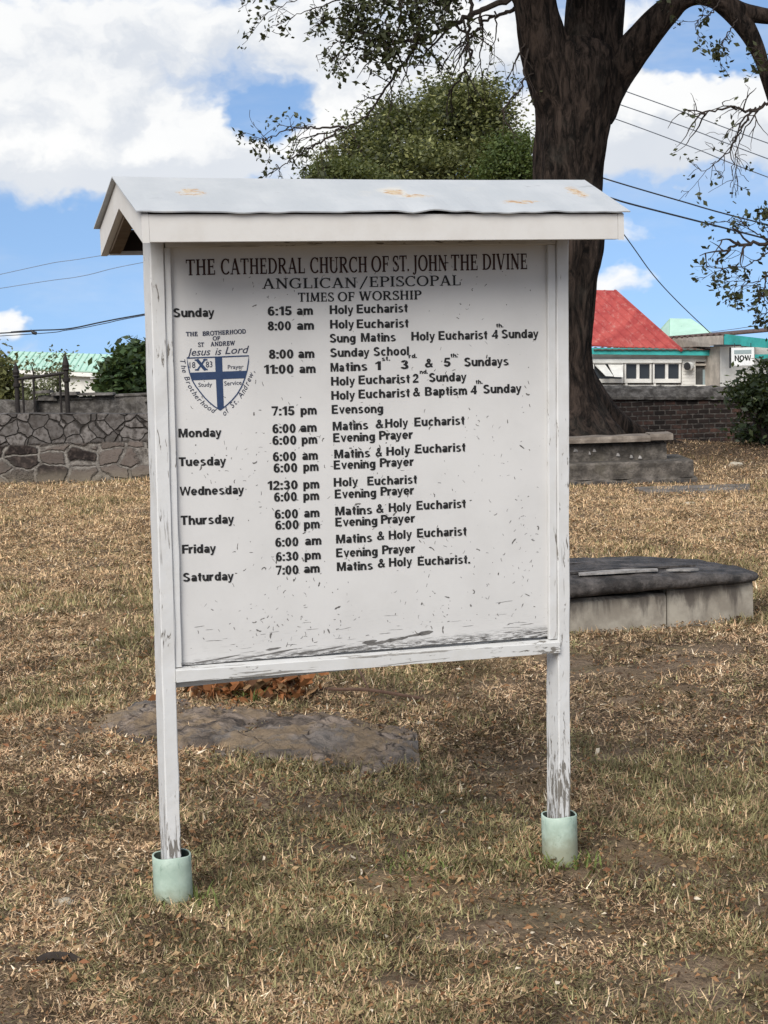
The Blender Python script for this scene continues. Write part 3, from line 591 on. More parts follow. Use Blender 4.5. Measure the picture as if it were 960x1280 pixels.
def _arc(o, cx, cy, rx, ry, a0, a1, thick=None, n=12):
    thick = thick or TK; P = []
    for i in range(n+1):
        a = R(a0+(a1-a0)*i/n); w = TN+(thick-TN)*abs(math.cos(a))**1.5
        P.append((cx+(rx-w/2)*math.cos(a), cy+(ry-w/2)*math.sin(a), cx+(rx+w/2)*math.cos(a), cy+(ry+w/2)*math.sin(a)))
    for a, b in zip(P, P[1:]): o.append([(a[0], a[1]), (a[2], a[3]), (b[2], b[3]), (b[0], b[1])])
def glyph(ch):
    o = []
    if ch == 'T': _stem(o, .42, s1=False); _arm(o, .03, .81, 1-TN/2); _seg(o, .06, 1, .06, .76, TN); _seg(o, .78, 1, .78, .76, TN); w = .84
    elif ch == 'H': _stem(o, .2); _stem(o, .75); _arm(o, .2, .75, .52); w = .95
    elif ch == 'E': _stem(o, .2); _arm(o, .2, .72, TN/2, .25); _arm(o, .2, .68, 1-TN/2, -.22); _arm(o, .2, .55, .52); _seg(o, .55, .40, .55, .64, TN*.8); w = .78
    elif ch == 'F': _stem(o, .2); _arm(o, .2, .68, 1-TN/2, -.24); _arm(o, .2, .55, .50); _seg(o, .55, .38, .55, .62, TN*.8); w = .72
    elif ch == 'L': _stem(o, .2); _arm(o, .2, .72, TN/2, .28); w = .76
    elif ch == 'I': _stem(o, .2); w = .40
    elif ch == 'C': _arc(o, .5, .5, .40, .47, 48, 318); _seg(o, .78, .98, .78, .70, TN); w = .88
    elif ch == 'G': _arc(o, .5, .5, .40, .47, 48, 325); _seg(o, .78, .98, .78, .70, TN); _seg(o, .80, .05, .80, .44, TK*.8); _arm(o, .64, .94, .44); w = .98
    elif ch == 'O': _arc(o, .5, .5, .40, .47, 0, 360, n=22); w = 1.0
    elif ch == 'D': _stem(o, .2); _arc(o, .38, .5, .45, .46, -90, 90); _arm(o, .2, .40, 1-TN/2); _arm(o, .2, .40, TN/2); w = .95
    elif ch in 'PRB':
        _stem(o, .2); _arc(o, .42, .735, .28, .225, -90, 90); _arm(o, .2, .44, 1-TN/2); _arm(o, .2, .44, .51); w = .78
        if ch == 'R': _seg(o, .42, .50, .80, .02, TK*.9); _seg(o, .70, TN*.4, .95, TN*.4, TN*.8); w = .95
        if ch == 'B': _arc(o, .42, .27, .32, .235, -90, 90); _arm(o, .2, .44, TN/2); w = .82
    elif ch == 'S': _arc(o, .36, .745, .24, .215, 40, 215, TK*.85); _arc(o, .36, .255, .27, .215, 35, -140, TK*.85); _seg(o, .22, .62, .54, .40, TK*.9); _seg(o, .58, .98, .58, .72, TN); _seg(o, .10, .02, .10, .28, TN); w = .70
    elif ch == 'J': _stem(o, .30, .02, s0=False); _arc(o, .16, .02, .14, .20, 0, -150, TK*.8, 8); w = .50
    elif ch == 'U': _stem(o, .18, .32, s0=False); _stem(o, .76, .30, w=TN*1.1, s0=False); _arc(o, .47, .32, .29, .30, 180, 360, TK*.9); w = .95
    elif ch == 'N': _seg(o, .18, 0, .18, 1, TN*1.1); _seg(o, .78, 0, .78, 1, TN*1.1); _seg(o, .16, .98, .80, .02, TK); _arm(o, .03, .34, TN*.4, w=TN*.8); _arm(o, .03, .22, 1-TN*.4, w=TN*.8); _arm(o, .62, .94, 1-TN*.4, w=TN*.8); w = .96
    elif ch == 'M': _seg(o, .16, 0, .20, 1, TN*1.1); _seg(o, .20, 1, .52, .06, TK); _seg(o, .52, .06, .88, 1, TN); _stem(o, .92); _arm(o, .02, .30, TN*.4, w=TN*.8); w = 1.12
    elif ch == 'A': _seg(o, .14, 0, .46, 1, TN*1.1); _seg(o, .46, 1, .80, 0, TK); _arm(o, .24, .68, .33); _arm(o, 0, .28, TN*.4, w=TN*.8); _arm(o, .64, .96, TN*.4, w=TN*.8); w = .95
    elif ch == 'V': _seg(o, .14, 1, .48, 0, TK); _seg(o, .48, 0, .80, 1, TN*1.1); _arm(o, 0, .30, 1-TN*.4, w=TN*.8); _arm(o, .66, .95, 1-TN*.4, w=TN*.8); w = .95
    elif ch == 'W': _seg(o, .12, 1, .38, 0, TK); _seg(o, .38, 0, .62, .95, TN*1.1); _seg(o, .60, .98, .86, 0, TK); _seg(o, .86, 0, 1.14, 1, TN*1.1); _arm(o, 0, .28, 1-TN*.4, w=TN*.8); _arm(o, .48, .74, 1-TN*.4, w=TN*.8); _arm(o, 1.0, 1.28, 1-TN*.4, w=TN*.8); w = 1.27
    elif ch == 'X': _seg(o, .12, 1, .74, 0, TK); _seg(o, .12, 0, .74, 1, TK*.55); w = .86; [_arm(o, a, a+.30, y, w=TN*.8) for a in (-.03, .58) for y in (TN*.4, 1-TN*.4)]
    elif ch == '/': _seg(o, .02, -.12, .5, 1.1, TN*1.2); w = .52
    elif ch == '.': _seg(o, .10, 0, .10, .15, .15); w = .22
    return o, w
def serif(text):
    v, f, x, k = [], [], 0.0, 0
    for ch in text:
        polys, w = glyph(ch)
        for p in polys:
            b = len(v); k += 1
            a = sum(p[i][0]*p[(i+1) % 4][1]-p[(i+1) % 4][0]*p[i][1] for i in range(4))
            v += [(q[0]+x, q[1], .0009*(k % 19)) for q in (p if a > 0 else p[::-1])]; f.append(tuple(range(b, b+4)))
        x += w+.05
    return v, f
# heavy grotesque letters for the vinyl lettering, drawn as strokes on a cap height of 1
def _ring(o, cx, cy, rx, ry, a0=0, a1=360, wx=.20, wy=.15, n=None):
    wx, wy = wx*EMB, wy*(1+(EMB-1)*.7); rx += wx*.04; 
    n = n or max(6, int(abs(a1-a0)/18)); P = []
    for i in range(n+1):
        a = R(a0+(a1-a0)*i/n); c, s = math.cos(a), math.sin(a); P.append((cx+(rx-wx)*c, cy+(ry-wy)*s, cx+rx*c, cy+ry*s))
    for a, b in zip(P, P[1:]):
        q = [(a[0], a[1]), (a[2], a[3]), (b[2], b[3]), (b[0], b[1])]; o.append(q)
def _v(o, x, y0, y1, w=.20):
    w *= EMB; o.append([(x-w/2, y0), (x+w/2, y0), (x+w/2, y1), (x-w/2, y1)])
def _h(o, x0, x1, y, w=.16):
    w *= 1+(EMB-1)*.6; o.append([(x0, y-w/2), (x1, y-w/2), (x1, y+w/2), (x0, y+w/2)])
def _d(o, pts): o.append(pts)
EMB = 1.34
def bold_glyph(ch):
    o = []; X = .73
    if ch == 'a': _ring(o, .33, .50, .30, .24, 5, 165); _v(o, .53, 0, .50); _ring(o, .285, .225, .265, .24, wy=.13); w = .66
    elif ch == 'b' or ch == 'p': _v(o, .10, *((0, 1) if ch == 'b' else (-.27, X))); _ring(o, .365, .365, .335, .38); w = .70
    elif ch == 'c': _ring(o, .355, .365, .345, .38, 42, 318); w = .66
    elif ch == 'd': _v(o, .60, 0, 1); _ring(o, .335, .365, .335, .38); w = .70
    elif ch == 'e': _ring(o, .355, .365, .35, .38, 0, 322); _h(o, .06, .70, .355, .13); w = .70
    elif ch == 'g': _v(o, .60, -.06, X); _ring(o, .335, .375, .335, .37); _ring(o, .35, -.06, .35, .22, 205, 360); w = .70
    elif ch in 'hn': _v(o, .10, 0, 1 if ch == 'h' else X); _ring(o, .36, .42, .31, .325, 0, 165, .20, .16); _v(o, .57, 0, .43); w = .67
    elif ch == 'i': _v(o, .10, 0, X); _v(o, .10, .83, 1); w = .2
    elif ch == 'l': _v(o, .10, 0, 1); w = .2
    elif ch == 'm':
        _v(o, .10, 0, X)
        for k in (.33, .71): _ring(o, k, .44, .275, .305, 0, 165, .19, .16); _v(o, k+.18, 0, .45, .19)
        w = .99
    elif ch == 'o': _ring(o, .37, .365, .37, .38); w = .74
    elif ch == 'r': _v(o, .10, 0, X); _ring(o, .37, .42, .28, .325, 62, 165, .20, .17); w = .48
    elif ch == 's': _ring(o, .33, .535, .29, .21, 28, 225, .19, .14); _ring(o, .33, .20, .32, .215, 45, -155, .19, .14); _d(o, [(.13, .40), (.50, .22), (.56, .34), (.19, .51)]); w = .65
    elif ch == 't': _v(o, .22, .13, .94); _h(o, .0, .42, .65, .15); _ring(o, .32, .17, .20, .18, 180, 285, .20, .15); w = .43
    elif ch == 'u': _v(o, .57, 0, X); _v(o, .10, .30, X); _ring(o, .31, .31, .31, .325, 180, 345, .20, .16); w = .67
    elif ch in 'vy':
        _d(o, [(.0, X), (.27, 0), (.45, 0), (.215, X)]); _d(o, [(.50, X), (.27, .02), (.45, -.02), (.71, X)]); w = .71
        if ch == 'y': _d(o, [(.28, .06), (.46, .0), (.36, -.24), (.20, -.14)]); _d(o, [(.07, -.12), (.09, -.27), (.27, -.27), (.38, -.20), (.24, -.10)])
    elif ch == 'S': _ring(o, .41, .735, .36, .28, 15, 230, .21, .165); _ring(o, .41, .27, .40, .285, 48, -165, .21, .165); _d(o, [(.16, .55), (.60, .34), (.70, .45), (.25, .68)]); w = .82
    elif ch == 'M': _v(o, .10, 0, 1); _v(o, .90, 0, 1); _d(o, [(.06, 1), (.42, 0), (.60, 0), (.30, 1)]); _d(o, [(.70, 1), (.40, 0), (.58, 0), (.94, 1)]); w = 1.0
    elif ch == 'T': _v(o, .40, 0, .9, .21); _h(o, 0, .80, .915, .17); w = .80
    elif ch == 'W':
        for a, b in (((0, .215), (.23, .43)), ((.555, .72), (.25, .42)), ((.555, .72), (.83, 1.02)), ((1.065, 1.27), (.84, 1.03))): _d(o, [(a[0], 1), (b[0], 0), (b[1], 0), (a[1], 1)])
        w = 1.27
    elif ch in 'FE':
        _v(o, .105, 0, 1, .21); _h(o, .1, .72, .915, .17); _h(o, .1, .66, .515, .16); w = .72
        if ch == 'E': _h(o, .1, .75, .085, .17); w = .75
    elif ch == 'H': _v(o, .105, 0, 1, .21); _v(o, .745, 0, 1, .21); _h(o, .1, .75, .52, .17); w = .85
    elif ch in 'PB':
        _v(o, .105, 0, 1, .21); _ring(o, .44, .70 if ch == 'P' else .735, .34, .30 if ch == 'P' else .265, -90, 90, .21, .165); _h(o, .1, .45, .9175, .165); w = .78
        if ch == 'P': _h(o, .1, .45, .4825, .165)
        else: _ring(o, .46, .28, .36, .28, -90, 90, .21, .165); _h(o, .1, .47, .52, .13); _h(o, .1, .47, .0825, .165); w = .82
    elif ch == '0': _ring(o, .34, .5, .34, .515, wy=.16); w = .68
    elif ch == '1': _v(o, .36, 0, 1, .20); _d(o, [(.02, .66), (.30, .78), (.36, 1), (.28, .97), (.02, .83)]); w = .46
    elif ch == '2': _ring(o, .34, .69, .33, .325, -25, 175, .20, .16); _d(o, [(.0, .14), (.20, .14), (.645, .57), (.50, .66), (.44, .58)]); _h(o, 0, .67, .085, .17); w = .67
    elif ch == '3': _ring(o, .33, .735, .30, .28, -70, 170, .20, .15); _ring(o, .33, .27, .34, .285, -170, 75, .20, .16); _h(o, .24, .40, .52, .15); w = .67
    elif ch == '4': _v(o, .50, 0, 1, .19); _h(o, 0, .70, .30, .15); _d(o, [(.0, .27), (.17, .33), (.48, .78), (.46, 1)]); w = .70
    elif ch == '5': _h(o, .12, .64, .915, .17); _d(o, [(.12, 1), (.03, .46), (.21, .44), (.29, .90)]); _ring(o, .34, .32, .34, .335, -165, 140, .20, .16); w = .68
    elif ch == '6': _ring(o, .35, .33, .335, .345, wy=.15); _ring(o, .40, .5, .385, .515, 55, 200, .20, .15); w = .69
    elif ch == '7': _h(o, 0, .66, .915, .17); _d(o, [(.14, 0), (.34, 0), (.66, .86), (.48, .90)]); w = .67
    elif ch == '8': _ring(o, .34, .735, .305, .28, wy=.15); _ring(o, .34, .275, .34, .29, wy=.155); w = .68
    elif ch == ':': _v(o, .10, 0, .2); _v(o, .10, .53, .73); w = .2
    elif ch == '.': _v(o, .10, 0, .2); w = .2
    elif ch == '&': _ring(o, .42, .775, .235, .235, wx=.15, wy=.13); _ring(o, .34, .27, .34, .285, 60, 330, .20, .15); _d(o, [(.22, .78), (.36, .84), (.90, .06), (.66, .0)]); _d(o, [(.62, .14), (.74, .06), (.86, .46), (.70, .47)]); w = .90
    elif ch == 'N': _v(o, .10, 0, 1); _v(o, .74, 0, 1); _d(o, [(.02, 1), (.62, 0), (.82, 0), (.22, 1)]); w = .84
    elif ch == 'O': _ring(o, .5, .5, .5, .515, wx=.22, wy=.17); w = 1.0
    return o, w
def heavy(text):
    v, f, x, k = [], [], 0.0, 0; prev = ''
    for ch in text:
        polys, w = bold_glyph(ch)
        x += -.10 if prev+ch in ('Tu', 'We', 'Pr', 'Fr', 'ra', 'ay') else 0
        for p in polys:
            b = len(v); k += 1; m = len(p)
            a = sum(p[i][0]*p[(i+1) % m][1]-p[(i+1) % m][0]*p[i][1] for i in range(m))
            v += [(q[0]+x, q[1], .0009*(k % 23)) for q in (p if a > 0 else p[::-1])]; f.append(tuple(range(b, b+m)))
        x += w+(.11 if ch not in 'vy' else .05); prev = ch
    return v, f
def place(v, f, u0, z0, u1, z1, cap, y, V, Fc, fit=True, up=None):
    """set an outline with its ink from (u0,z0) to (u1,z1) along its baseline on the plane at depth y"""
    xs = [p[0] for p in v]; a, b = min(xs), max(xs); e = Vector((u1-u0, z1-z0)); k = e.length/(b-a); e.normalize()
    if not fit: k = cap
    n = up or Vector((.017, 1)); base = len(V)
    for p in v:
        s = (p[0]-a)*k; t = p[1]*cap
        V.append((u0+e.x*s+n.x*t, y-p[2]*.05, z0+e.y*s+n.y*t))
    Fc += [tuple(base+i for i in q) for q in f]

# ------------------------------------------------------------------ the notice board
SX, SY = -.686, 5.0152
sign = thing('notice_board', 'white roofed church notice board listing times of worship on two posts', 'notice board', (SX, SY, 1.65-1.4907-.15), .3649)
PLX = lambda z: .0157*(z-.15)
PRX = lambda z: 1.36+.021*(z-.15)
def lean_board(x0, x1, y0, y1, z0, z1, fx, bev=.002, nz=40, wob=.0008, seed=0):
    """upright board between x0 and x1 (offsets from the leaning line fx), slightly uneven along its length"""
    bm = bmesh.new(); rings = []
    for i in range(nz+1):
        z = z0+(z1-z0)*i/nz; dx = fx(z)
        w = lambda k: wob*2*(noise.noise(Vector((k*7.3+seed, z*9, 0)))) 
        c = [(x0+bev, y0), (x1-bev, y0), (x1, y0+bev), (x1, y1), (x0, y1), (x0, y0+bev)]
        rings.append([bm.verts.new((dx+px_+w(k), py_+w(k+9), z)) for k, (px_, py_) in enumerate(c)])
    for a, b in zip(rings, rings[1:]):
        for k in range(6): bm.faces.new((a[k], a[(k+1) % 6], b[(k+1) % 6], b[k]))
    bm.faces.new(rings[0][::-1]); bm.faces.new(rings[-1]); return bm
obj('post', lean_board(0, .0428, 0, .088, -.1, 2.03, PLX, .003, 60, .001), M_post, sign)
po = obj('post', lean_board(-.0428, 0, 0, .088, -.1, 2.03, PRX, .003, 60, .001, 5), M_post, sign)
def sleeve(x, zr):
    bm = bmesh.new(); n = 40; ro, ri = .0592, .0535; rings = []
    for (r, z) in ((ro, -.14), (ro, zr-.03), (ro, zr-.002), (ro-.0015, zr), (ri+.001, zr), (ri, zr-.002)):
        rings.append([bm.verts.new((x+r*math.cos(2*math.pi*k/n), .044+r*math.sin(2*math.pi*k/n), z+(.002*math.sin(3*2*math.pi*k/n) if z > zr-.01 else 0))) for k in range(n)])
    for a, b in zip(rings, rings[1:]):
        for k in range(n): bm.faces.new((a[k], a[(k+1) % n], b[(k+1) % n], b[k]))
    s = obj('pipe_sleeve', bm, M_pipe, sign, smooth=True)
    bm = bmesh.new(); a = [bm.verts.new((x+ri*math.cos(2*math.pi*k/n), .044+ri*math.sin(2*math.pi*k/n), zr-.003)) for k in range(n)]
    b = [bm.verts.new((x+ri*math.cos(2*math.pi*k/n), .044+ri*math.sin(2*math.pi*k/n), zr-.07)) for k in range(n)]
    for k in range(n): bm.faces.new((a[(k+1) % n], a[k], b[k], b[(k+1) % n]))
    bm.faces.new(b); obj('sleeve_bore', bm, M_pipe_in, s)
sleeve(.0235, .15); sleeve(1.36-.022, .106)
# panel with its chips
YP = .022
def panel():
    V, Fc, Mi = [], [], []
    zb = lambda u: .731-.023*u/1.36; zt = 2.03
    def P(s, t, y):
        u0, u1 = PLX(zb(0)+(zt-zb(0))*t)+.0432, PRX(zb(1.3)+(zt-zb(1.3))*t)-.0432
        u = u0+(u1-u0)*s; z = zb(u)+(zt-zb(u))*t
        if t == 0: z += .004*noise.noise(Vector((u*9, 0, 3)))
        return (u, y, z)
    n = 40
    for y in (YP, YP+.018):
        for j in range(2):
            for i in range(n+1): V.append(P(i/n, j, y))
    for i in range(n):
        Fc.append((i, i+1, n+2+i, n+1+i)); k = 2*(n+1); Fc.append((k+i, k+n+1+i, k+n+2+i, k+i+1)); Fc.append((i, k+i, k+i+1, i+1))
    Mi = [0]*len(Fc); rr = random.Random(11)
    def stroke(u, z, L, a, bend, w, y):
        pts = []; 
        for i in range(5):
            pts.append((u, z)); u += math.cos(a)*L/4; z += math.sin(a)*L/4; a += bend*rr.uniform(.3, 1.2)
        top, bot = [], []
        for i, (pu, pz) in enumerate(pts):
            q, r = pts[min(i+1, 4)], pts[max(i-1, 0)]; d = Vector((q[0]-r[0], q[1]-r[1])).normalized(); ww = w*(.25, 1, .8, 1.1, .2)[i]*rr.uniform(.6, 1.3)
            top.append((pu-d.y*ww/2, pz+d.x*ww/2)); bot.append((pu+d.y*ww/2, pz-d.x*ww/2))
        b = len(V); V.extend((p[0], y, p[1]) for p in bot+top)
        for i in range(4): Fc.append((b+i, b+i+1, b+6+i, b+5+i)); Mi.append(1)
    k = 0
    while k < 640:
        u, z = rr.uniform(.09, 1.285), rr.uniform(.76, 1.93); t = (z-.75)/1.2
        den = max(.22, 1.0-.95*t)*(.35+1.2*max(0, noise.noise(Vector((u*3.3, z*3.3, 1))+Vector((0, 0, 2)))+.25))*(1.0 if u > .30 else .6)
        if rr.random() > den: continue
        k += 1; big = rr.random() < .10
        kind = rr.random()
        stroke(u, z, rr.uniform(.0025, .005) if kind < .30 else rr.uniform(.005, .015)*(1.7 if big else 1), rr.uniform(0, 6.28), rr.uniform(-1.1, 1.1) if kind > .8 else rr.uniform(-.5, .5), rr.uniform(.0010, .0028)*(2.1 if big else 1), YP-.0003-.00002*(k % 7))
    for k in range(34):   # cracks along the grain near the bottom
        u = rr.uniform(.10, 1.24); z = .745+.10*rr.random()**2
        stroke(u, z, rr.uniform(.015, .06), rr.uniform(-.06, .06), rr.uniform(-.05, .05), rr.uniform(.0006, .0016), YP-.00045-.00002*(k % 5))
    for (u, z, L, w) in ((.655, .745, .05, .010), (.67, .738, .07, .012), (.73, .744, .08, .010), (.10, .733, .16, .004), (.24, .732, .2, .005), (.42, .730, .18, .005), (.56, .729, .12, .004), (.80, .752, .06, .007), (.842, .756, .055, .014), (.34, .752, .05, .006)):
        stroke(u, z, L, .05, .02, w, YP-.0006)
    me = bpy.data.meshes.new('panel'); me.from_pydata(V, [], Fc); me.materials.append(M_panel); me.materials.append(M_chip)
    me.polygons.foreach_set('material_index', Mi); me.update()
    o = bpy.data.objects.new('panel', me); C.objects.link(o); o.parent = sign; return o
pan = panel()
o = obj('backing_strip', lean_board(.0434, 1.3165, YP+.0195, YP+.035, .66, .78, lambda z: PLX(z), .001, 2, 0), M_trim, sign)
obj('batten', lean_board(.0434, .0638, .007, YP-.001, .728, 1.974, PLX, .0015, 40, .0006, 3), M_post, sign)
obj('batten', lean_board(-.0715, -.0434, .007, YP-.001, .700, 1.974, PRX, .002, 40, .0006, 4), M_post, sign)
def sill():
    bm = bmesh.new(); n = 60; rows = []
    for i in range(n+1):
        s = i/n; u = .0500+(1.3285-.0500)*s; zf = .7215-(.7215-.6925)*s; w = .0016*noise.noise(Vector((s*22, 1, 0))); wb = .0018*noise.noise(Vector((s*16, 5, 0)))
        rows.append([bm.verts.new(p) for p in ((u, -.012, zf-.036+wb), (u, -.0125, zf-.002+w), (u, -.009, zf+w), (u, YP-.002, zf+.006), (u, YP-.002, zf-.036))])
    for a, b in zip(rows, rows[1:]):
        for k in range(5): bm.faces.new((a[k], b[k], b[(k+1) % 5], a[(k+1) % 5]))
    bm.faces.new(rows[0]); bm.faces.new(rows[-1][::-1]); return bm
obj('bottom_rail', sill(), M_trim, sign)
bm = bmesh.new(); box(bm, (PLX(1.95)+.048, .004, 1.975), (PRX(1.95)-.044, YP-.002, 2.03), .002); obj('top_rail', bm, M_trim, sign)
# lettering
MATS = {'serif': M_brown, 'serif2': M_black, 'serif3': M_black, 'b': M_black}
for (nm_, st, chunks) in TEXT:
    V, Fc = [], []
    if st == 'serif': TK, TN = .20, .085
    elif st == 'serif2': TK, TN = .17, .085
    elif st == 'serif3': TK, TN = .21, .11
    else: TK, TN = .24, .16
    for (tx, a, b, c, d, cap) in chunks:
        if st.startswith('serif'): v, f = serif(tx)
        elif st == 'b': v, f = heavy(tx)
        else: v, f = sans(tx, .5, .28 if st == 'i' else 0)
        place(v, f, a, b, c, d, cap, YP-.0010, V, Fc)
    pydata(nm_, V, Fc, MATS.get(st, M_navy if st == 'serifX' else M_ink), pan)
def quadstrip(pts, w, y, V, Fc, closed=True):
    n = len(pts); P = [Vector(p) for p in pts]; base = len(V)
    for i in range(n):
        d = (P[(i+1) % n]-P[i-1]).normalized(); m = Vector((-d.y, d.x))*w/2
        V.append((P[i].x+m.x, y, P[i].y+m.y)); V.append((P[i].x-m.x, y, P[i].y-m.y))
    for i in range(n): j = (i+1) % n; Fc.append((base+2*i, base+2*i+1, base+2*j+1, base+2*j))
V, Fc = [], []
for k, key in enumerate(('vert', 'horz')):
    b = len(V); V += [(p[0], YP-.0008-.0002*k, p[1]) for p in SHIELD[key]]; Fc.append(tuple(range(b, len(V))))
quadstrip(SHIELD['out'], .0036, YP-.0014, V, Fc)
pydata('shield_emblem', V, Fc, M_navy, pan)
def along(text, path, cap, gap):
    V, Fc = [], []; P = spline(path, 12); S = [0.0]
    for a, b in zip(P, P[1:]): S.append(S[-1]+float(np.hypot(*(b-a))))
    gl = [(sans(ch, .5, .25) if ch != ' ' else None) for ch in text]
    wd = [(max(p[0] for p in g[0])-min(p[0] for p in g[0]))*cap if g else cap*.40 for g in gl]
    k = S[-1]/(sum(wd)+gap*(len(text)-1)); s = 0
    for g, w in zip(gl, wd):
        w *= k; i = min(max(np.searchsorted(S, s+w/2), 1), len(P)-1); d = P[i]-P[i-1]; d = Vector((d[0], d[1])).normalized(); t = (s+w/2-S[i-1])/(S[i]-S[i-1])
        c = Vector(P[i-1])*(1-t)+Vector(P[i])*t; a = c-d*w/2; b = c+d*w/2
        if g: place(g[0], g[1], a.x, a.y, b.x, b.y, cap, YP-.001, V, Fc, up=Vector((-d.y, d.x)))
        s += w+gap*k
    pydata('emblem_lettering', V, Fc, M_ink, pan)
along('The Brotherhood', SHIELD['left'], .0155, .003)
along('of St. Andrew,', SHIELD['right'], .0165, .003)
bpy.data.objects.remove(_fo)
# roof of the notice board
ZB, ZT, ZR = 1.9743, 2.0556, 2.1827; XL, XR = -.0443, 1.4748; YF, YR, YB = -.2235, .0584, .3403; OV = .0165
def wavy_sheet():
    bm = bmesh.new(); n = 90; th = .003
    def side(y_e, sgn):
        rows = []
        for j in range(7):
            t = j/6; row = []
            for i in range(n+1):
                u = XL-OV+(XR-XL+2*OV)*i/n
                wv = (.0085*noise.noise(Vector((u*5.2, sgn*3, 0)))+.0050*noise.noise(Vector((u*15, sgn*4, 2))))*(1-t)**2
                sag = -.004*math.sin(math.pi*i/n)*t+.002*noise.noise(Vector((u*3, t*3, 7)))
                row.append(bm.verts.new((u, y_e+(YR-y_e)*t, ZT+.003+(ZR-ZT)*t+wv+sag)))
            rows.append(row)
        return rows
    for y_e, sg in ((YF-.014, 1), (YB+.014, -1)):
        rows = side(y_e, sg)
        for a, b in zip(rows, rows[1:]):
            for i in range(n): bm.faces.new((a[i], a[i+1], b[i+1], b[i]) if sg > 0 else (b[i], b[i+1], a[i+1], a[i]))
    bmesh.ops.remove_doubles(bm, verts=bm.verts, dist=.0015)
    return bm
o = obj('roof_sheet', wavy_sheet(), M_roof, sign)
md = o.modifiers.new('thickness', 'SOLIDIFY'); md.thickness = .004; md.offset = -1
def fascia(y0, y1):
    bm = bmesh.new(); box(bm, (XL+.0205, y0, ZB), (XR-.0205, y1, ZT-.004), .0015); return bm
obj('fascia_board', fascia(YF, YF+.02), M_fascia, sign); obj('fascia_board', fascia(YB-.02, YB), M_fascia, sign)
def barge(x, sgn):
    bm = bmesh.new(); dz = .0855
    for (ye, s) in ((YF-.001, 1), (YB+.001, -1)):
        pts = [(x, ye, ZT-.004), (x, ye, ZB-.002), (x, YR, ZR-.004-dz), (x, YR, ZR-.004)]
        prism(bm, pts, (sgn*.02, 0, 0))
    bmesh.ops.recalc_face_normals(bm, faces=bm.faces); return bm
obj('barge_board', barge(XL, 1), M_fascia, sign); obj('barge_board', barge(XR, -1), M_fascia, sign)
def rafters(x):
    bm = bmesh.new()
    for ye in (YF+.021, YB-.021):
        f = (YR-ye)/(YR-YF if ye < YR else YR-YB); top = ZR-.012-(ZR-ZT)*f
        prism(bm, [(x, ye, top), (x, ye, ZB+.004), (x, ye+(YR-ye)*.2, ZB+.004+.01), (x, YR, ZR-.105), (x, YR, ZR-.012)], (.035, 0, 0))
    bmesh.ops.recalc_face_normals(bm, faces=bm.faces); return bm
for x in (XL+.0205, .66, XR-.0555): obj('rafter', rafters(x), M_rafter, sign)
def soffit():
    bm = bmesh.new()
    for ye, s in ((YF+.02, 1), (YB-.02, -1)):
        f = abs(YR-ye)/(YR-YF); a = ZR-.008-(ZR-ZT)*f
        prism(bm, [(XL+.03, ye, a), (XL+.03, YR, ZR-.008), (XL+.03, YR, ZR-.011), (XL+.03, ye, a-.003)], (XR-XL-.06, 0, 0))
    box(bm, (XL+.022, YB-.026, ZB+.012), (XR-.022, YB-.0205, ZT-.012)); box(bm, (XL+.022, YF+.0205, ZB+.012), (XR-.022, YF+.026, ZT-.012))  # dark boards added over the fascia insides, standing for shade
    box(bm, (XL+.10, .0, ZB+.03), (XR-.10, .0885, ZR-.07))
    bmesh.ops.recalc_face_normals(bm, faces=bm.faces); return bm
obj('roof_shade_lining', soffit(), M_shadewood, sign)
# ------------------------------------------------------------------ foliage
def leaf_faces(cent, L, W, up=.2, r=None, droop=0.0):
    """diamond leaves at the given centres"""
    n = len(cent); r = r or rng
    d = r.normal(size=(n, 3)); d[:, 2] = d[:, 2]*.6-droop; d /= np.linalg.norm(d, axis=1)[:, None]
    q = r.normal(size=(n, 3)); q[:, 2] += up; s = np.cross(d, q); s /= np.linalg.norm(s, axis=1)[:, None]+1e-9
    k = (.6+.8*r.random((n, 1))); d = d*L*k*.5; s = s*W*k*.5
    return np.stack([cent-d, cent+s+d*.15, cent+d, cent-s+d*.15], 1)
def crown(blobs, n, L, W, cols, shell=.55, clump=.16, per=16, seed=1, gapn=0.0):
    """leaf clumps scattered through ellipsoids (x, y, z, rx, ry, rz, weight)"""
    r = np.random.default_rng(seed); B = np.array(blobs, float); w = B[:, 3]*B[:, 5]*B[:, 6]; w /= w.sum()
    nc = n//per; k = r.choice(len(B), nc, p=w); d = r.normal(size=(nc, 3)); d /= np.linalg.norm(d, axis=1)[:, None]
    rad = (shell+(1-shell)*r.random(nc))**.8
    rad *= .84+.40*np.array([noise.noise(Vector(v*3.1)+Vector((kk*5, 0, 0))) for v, kk in zip(d, k)])*1.6
    c = B[k, :3]+d*rad[:, None]*B[k, 3:6]
    if gapn: ok = np.array([noise.noise(Vector(p*(1.4/gapn))) for p in c]) > -.06; c = c[ok]; nc = len(c)
    cl = clump*(.5+r.random(nc)); tone = r.random(nc)
    p = np.repeat(c, per, 0)+r.normal(size=(nc*per, 3))*np.repeat(cl, per)[:, None]*np.array([1, 1, .7])
    V = leaf_faces(p, L, W, 1.0, r, .25)
    t = np.repeat(tone, per)[:, None]; u = r.random((nc*per, 1)); A, Bc, Cc = [np.array(x) for x in cols]
    c3 = (A*(1-t)+Bc*t)*(.65+.7*u); c3 = np.where(r.random((nc*per, 1)) < .10, Cc*(.7+.6*u), c3)
    return V, c3

